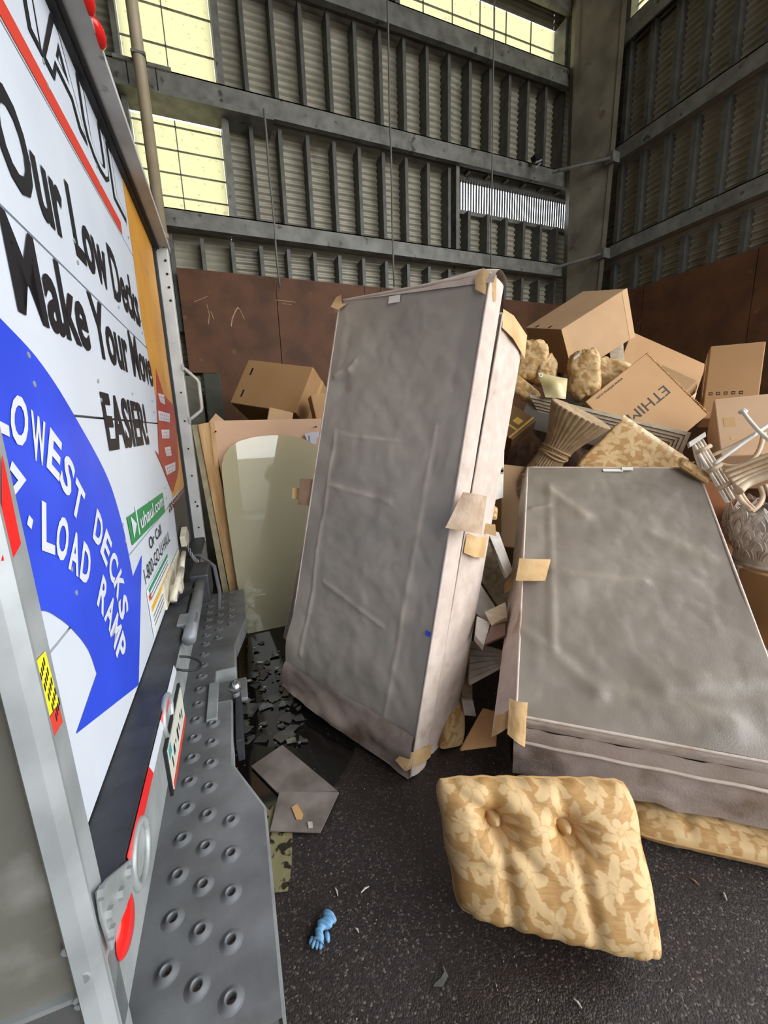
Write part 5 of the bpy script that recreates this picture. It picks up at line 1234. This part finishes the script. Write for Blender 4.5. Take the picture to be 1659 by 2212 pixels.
for k in range(110):
    for _ in range(20):
        px = rnd.uniform(520, 660); py = rnd.uniform(1380, 1610)
        if px < 640 - (py - 1400)*-.12 and px > 512: break
    c = onZ(px, py, .006 + .0001*k); r = rnd.uniform(.015, .05) if k < 60 else rnd.uniform(.006, .015)
    m_ = rnd.choice((3, 4, 4, 5)); a0 = rnd.uniform(0, 6.28); tx, ty = rnd.uniform(-.14, .14), rnd.uniform(-.14, .14); pts = []
    for i in range(m_):
        an = a0 + i*6.2832/m_ + rnd.uniform(-.4, .4); rr = r*rnd.uniform(.5, 1.2); d = V((rr*math.cos(an), rr*math.sin(an), 0)); d.z = d.x*tx + d.y*ty; pts.append(c + d)
    tag(MB().prism(pts, V((0, 0, .003))).build('glass_shard', m_shard), 'sharp shard of broken glass in the black puddle by the step', 'glass shard', 'broken glass in the puddle')
# glove: crumpled sleeve with five limp fingers
gl = thing('rubber_glove', 'crumpled light blue rubber glove on the asphalt', 'glove', onZ(700, 2015))
g0, g1 = onZ(712, 1978, .012), onZ(684, 2040, .012); gd = (g1 - g0); gw = V((-gd.y, gd.x, 0)).normalized()
def glv(u, v):
    w_ = .020 + .006*math.sin(v*7); an = u*6.2832; rip = 1 + .28*math.sin(v*46 + 2*math.sin(an)) 
    return g0 + gd*v + gw*(math.cos(an)*w_*(1 + .2*math.sin(v*19))*.9 + .006*math.sin(v*8)) + V((0, 0, .010 + .012*math.sin(an)*rip))
MB().grid(glv, 24, 60, True).build('palm', m_glove, gl, smooth=True)
for k, (o_, L_, b_) in enumerate(((-.018, .012, -.3), (-.008, .016, -.1), (.002, .014, .1), (.012, .012, .3), (.016, .018, .9))):
    st = g1 + gw*o_*.9 - gd*(.12 if k < 4 else .45); dr = (gd.normalized() + gw*b_).normalized()
    MB().tube([st, st + dr*L_*.5 + V((0, 0, .006)), st + dr*L_ + V((0, 0, .001)), st + dr*L_*1.25 + V((0, 0, -.004))], [.0065, .007, .006, .003], 8).build('finger', m_glove, gl, smooth=True)
MB().tube([g0 + gw*(.016*math.cos(t*math.pi/8)) + V((0, 0, .010 + .011*math.sin(t*math.pi/8))) for t in range(17)], .002, 6, False).build('cuff', m_glove, gl, smooth=True)
for (pa, pb, lab) in (((1493, 1898), (1510, 1912), 'dark splinter beside the flattened cushion'), ((1563, 1928), (1570, 1945), 'short splinter towards the asphalt edge below the soiled spring'), ((1240, 2158), (1257, 2178), 'pale splinter below the big floral cushion'),
                      ((768, 2005), (775, 2015), 'tiny pale splinter near the blue glove'), ((780, 1928), (797, 1915), 'cream splinter between glove and grey felt sheets'), ((724, 1918), (730, 1935), 'thin cream splinter above the blue glove')):
    a_, b_ = onZ(*pa, .005), onZ(*pb, .005); tag(MB().tube([a_, a_.lerp(b_, .5) + V((.001, .002, .002)), b_], [.002, .003, .0015], 5).build('wood_splinter', m_wwood2 if 'dark' not in lab else m_card2), lab, 'splinter', 'splinters on the asphalt')
sh_ = [onZ(px, py, .003) for px, py in ((955, 2080), (960, 2100), (952, 2115), (940, 2125), (936, 2132), (955, 2132), (968, 2110))]
tag(MB().prism(sh_, V((0, 0, .004))).build('plastic_film', m_shard), 'curl of clear film below the big floral cushion', 'film')
mb = MB(); rnd = random.Random(5)
for k in range(1800):
    x_, y_ = rnd.uniform(-.1, 2.4), rnd.uniform(.15, 2.4); r = rnd.choice((.0012, .0018, .0025, .004)); c = V((x_, y_, r*.5))
    mb.add([c + V((r*rnd.uniform(.5, 1.3)*math.cos(a_), r*rnd.uniform(.5, 1.3)*math.sin(a_), 0)) for a_ in (0, 2.1, 4.2)] + [c + V((0, 0, r))], [(0, 1, 3), (1, 2, 3), (2, 0, 3)])
tag(mb.build('grit', M('grit', S(150, 142, 132), .8, 0, S(90, 80, 72), 30), fix=False), 'pale grit scattered over the asphalt', 'grit', kind='stuff')
# heap under the boxes: crushed board and packing
def heap_h(x_, y_):
    h_ = 0
    for cx, cy, r, z in ((2.7, 3.1, 1.0, 1.45), (3.5, 2.9, .9, 1.5), (3.3, 2.3, .9, 1.15), (1.2, 4.1, .8, 1.35), (2.0, 3.9, 1.2, 1.2), (4.3, 3.6, 1.2, 1.2), (2.5, 2.1, .6, .85), (2.75, 1.4, .6, .7), (3.6, 1.7, .7, .9)):
        d = math.hypot(x_ - cx, y_ - cy)/r; h_ = max(h_, z*max(0, 1 - d**2*.55))
    return max(0.0, h_ + .10*fbm((x_, y_, 3), 2.5, 3) + .09*abs(fbm((x_, y_, 9), 6, 2))*min(1, h_*3)) if h_ > 0 else 0
mb = MB(); mb.grid(lambda u, v: V((.55 + 4.2*u, .9 + 4.0*v, heap_h(.55 + 4.2*u, .9 + 4.0*v) - .01)), 90, 84)
# keep clear of the springs
for i, p in enumerate(mb.v):
    if p.x < 1.35 and p.y < 2.75: mb.v[i].z = -.01
    if p.x > .9:
        _zc = qC[3].z - ((p - qC[3]).dot(nC) - (p.z - qC[3].z)*nC.z)/nC.z; 
        if (p - qC[3]).dot(exC) > -.15 and (p - qC[3]).dot(exC) < 1.05 and (V((p.x, p.y, 0)) - V((qC[0].x, qC[0].y, 0))).dot(V((eyC.x, eyC.y, 0)).normalized()) < .12: mb.v[i].z = min(p.z, max(.02, min(.10, _zc - .35)))
    if p.y < 1.55 - (p.x - 1.5)*.55 + .35 and p.x < 2.3: mb.v[i].z = min(p.z, .10)
tag(mb.build('debris_heap', M('crushed_board', S(104, 74, 50), .9, 0, S(64, 46, 32), 5, bump=.3, bscale=20), fix=False), 'crushed brown packing under the cartons', 'debris', kind='stuff')
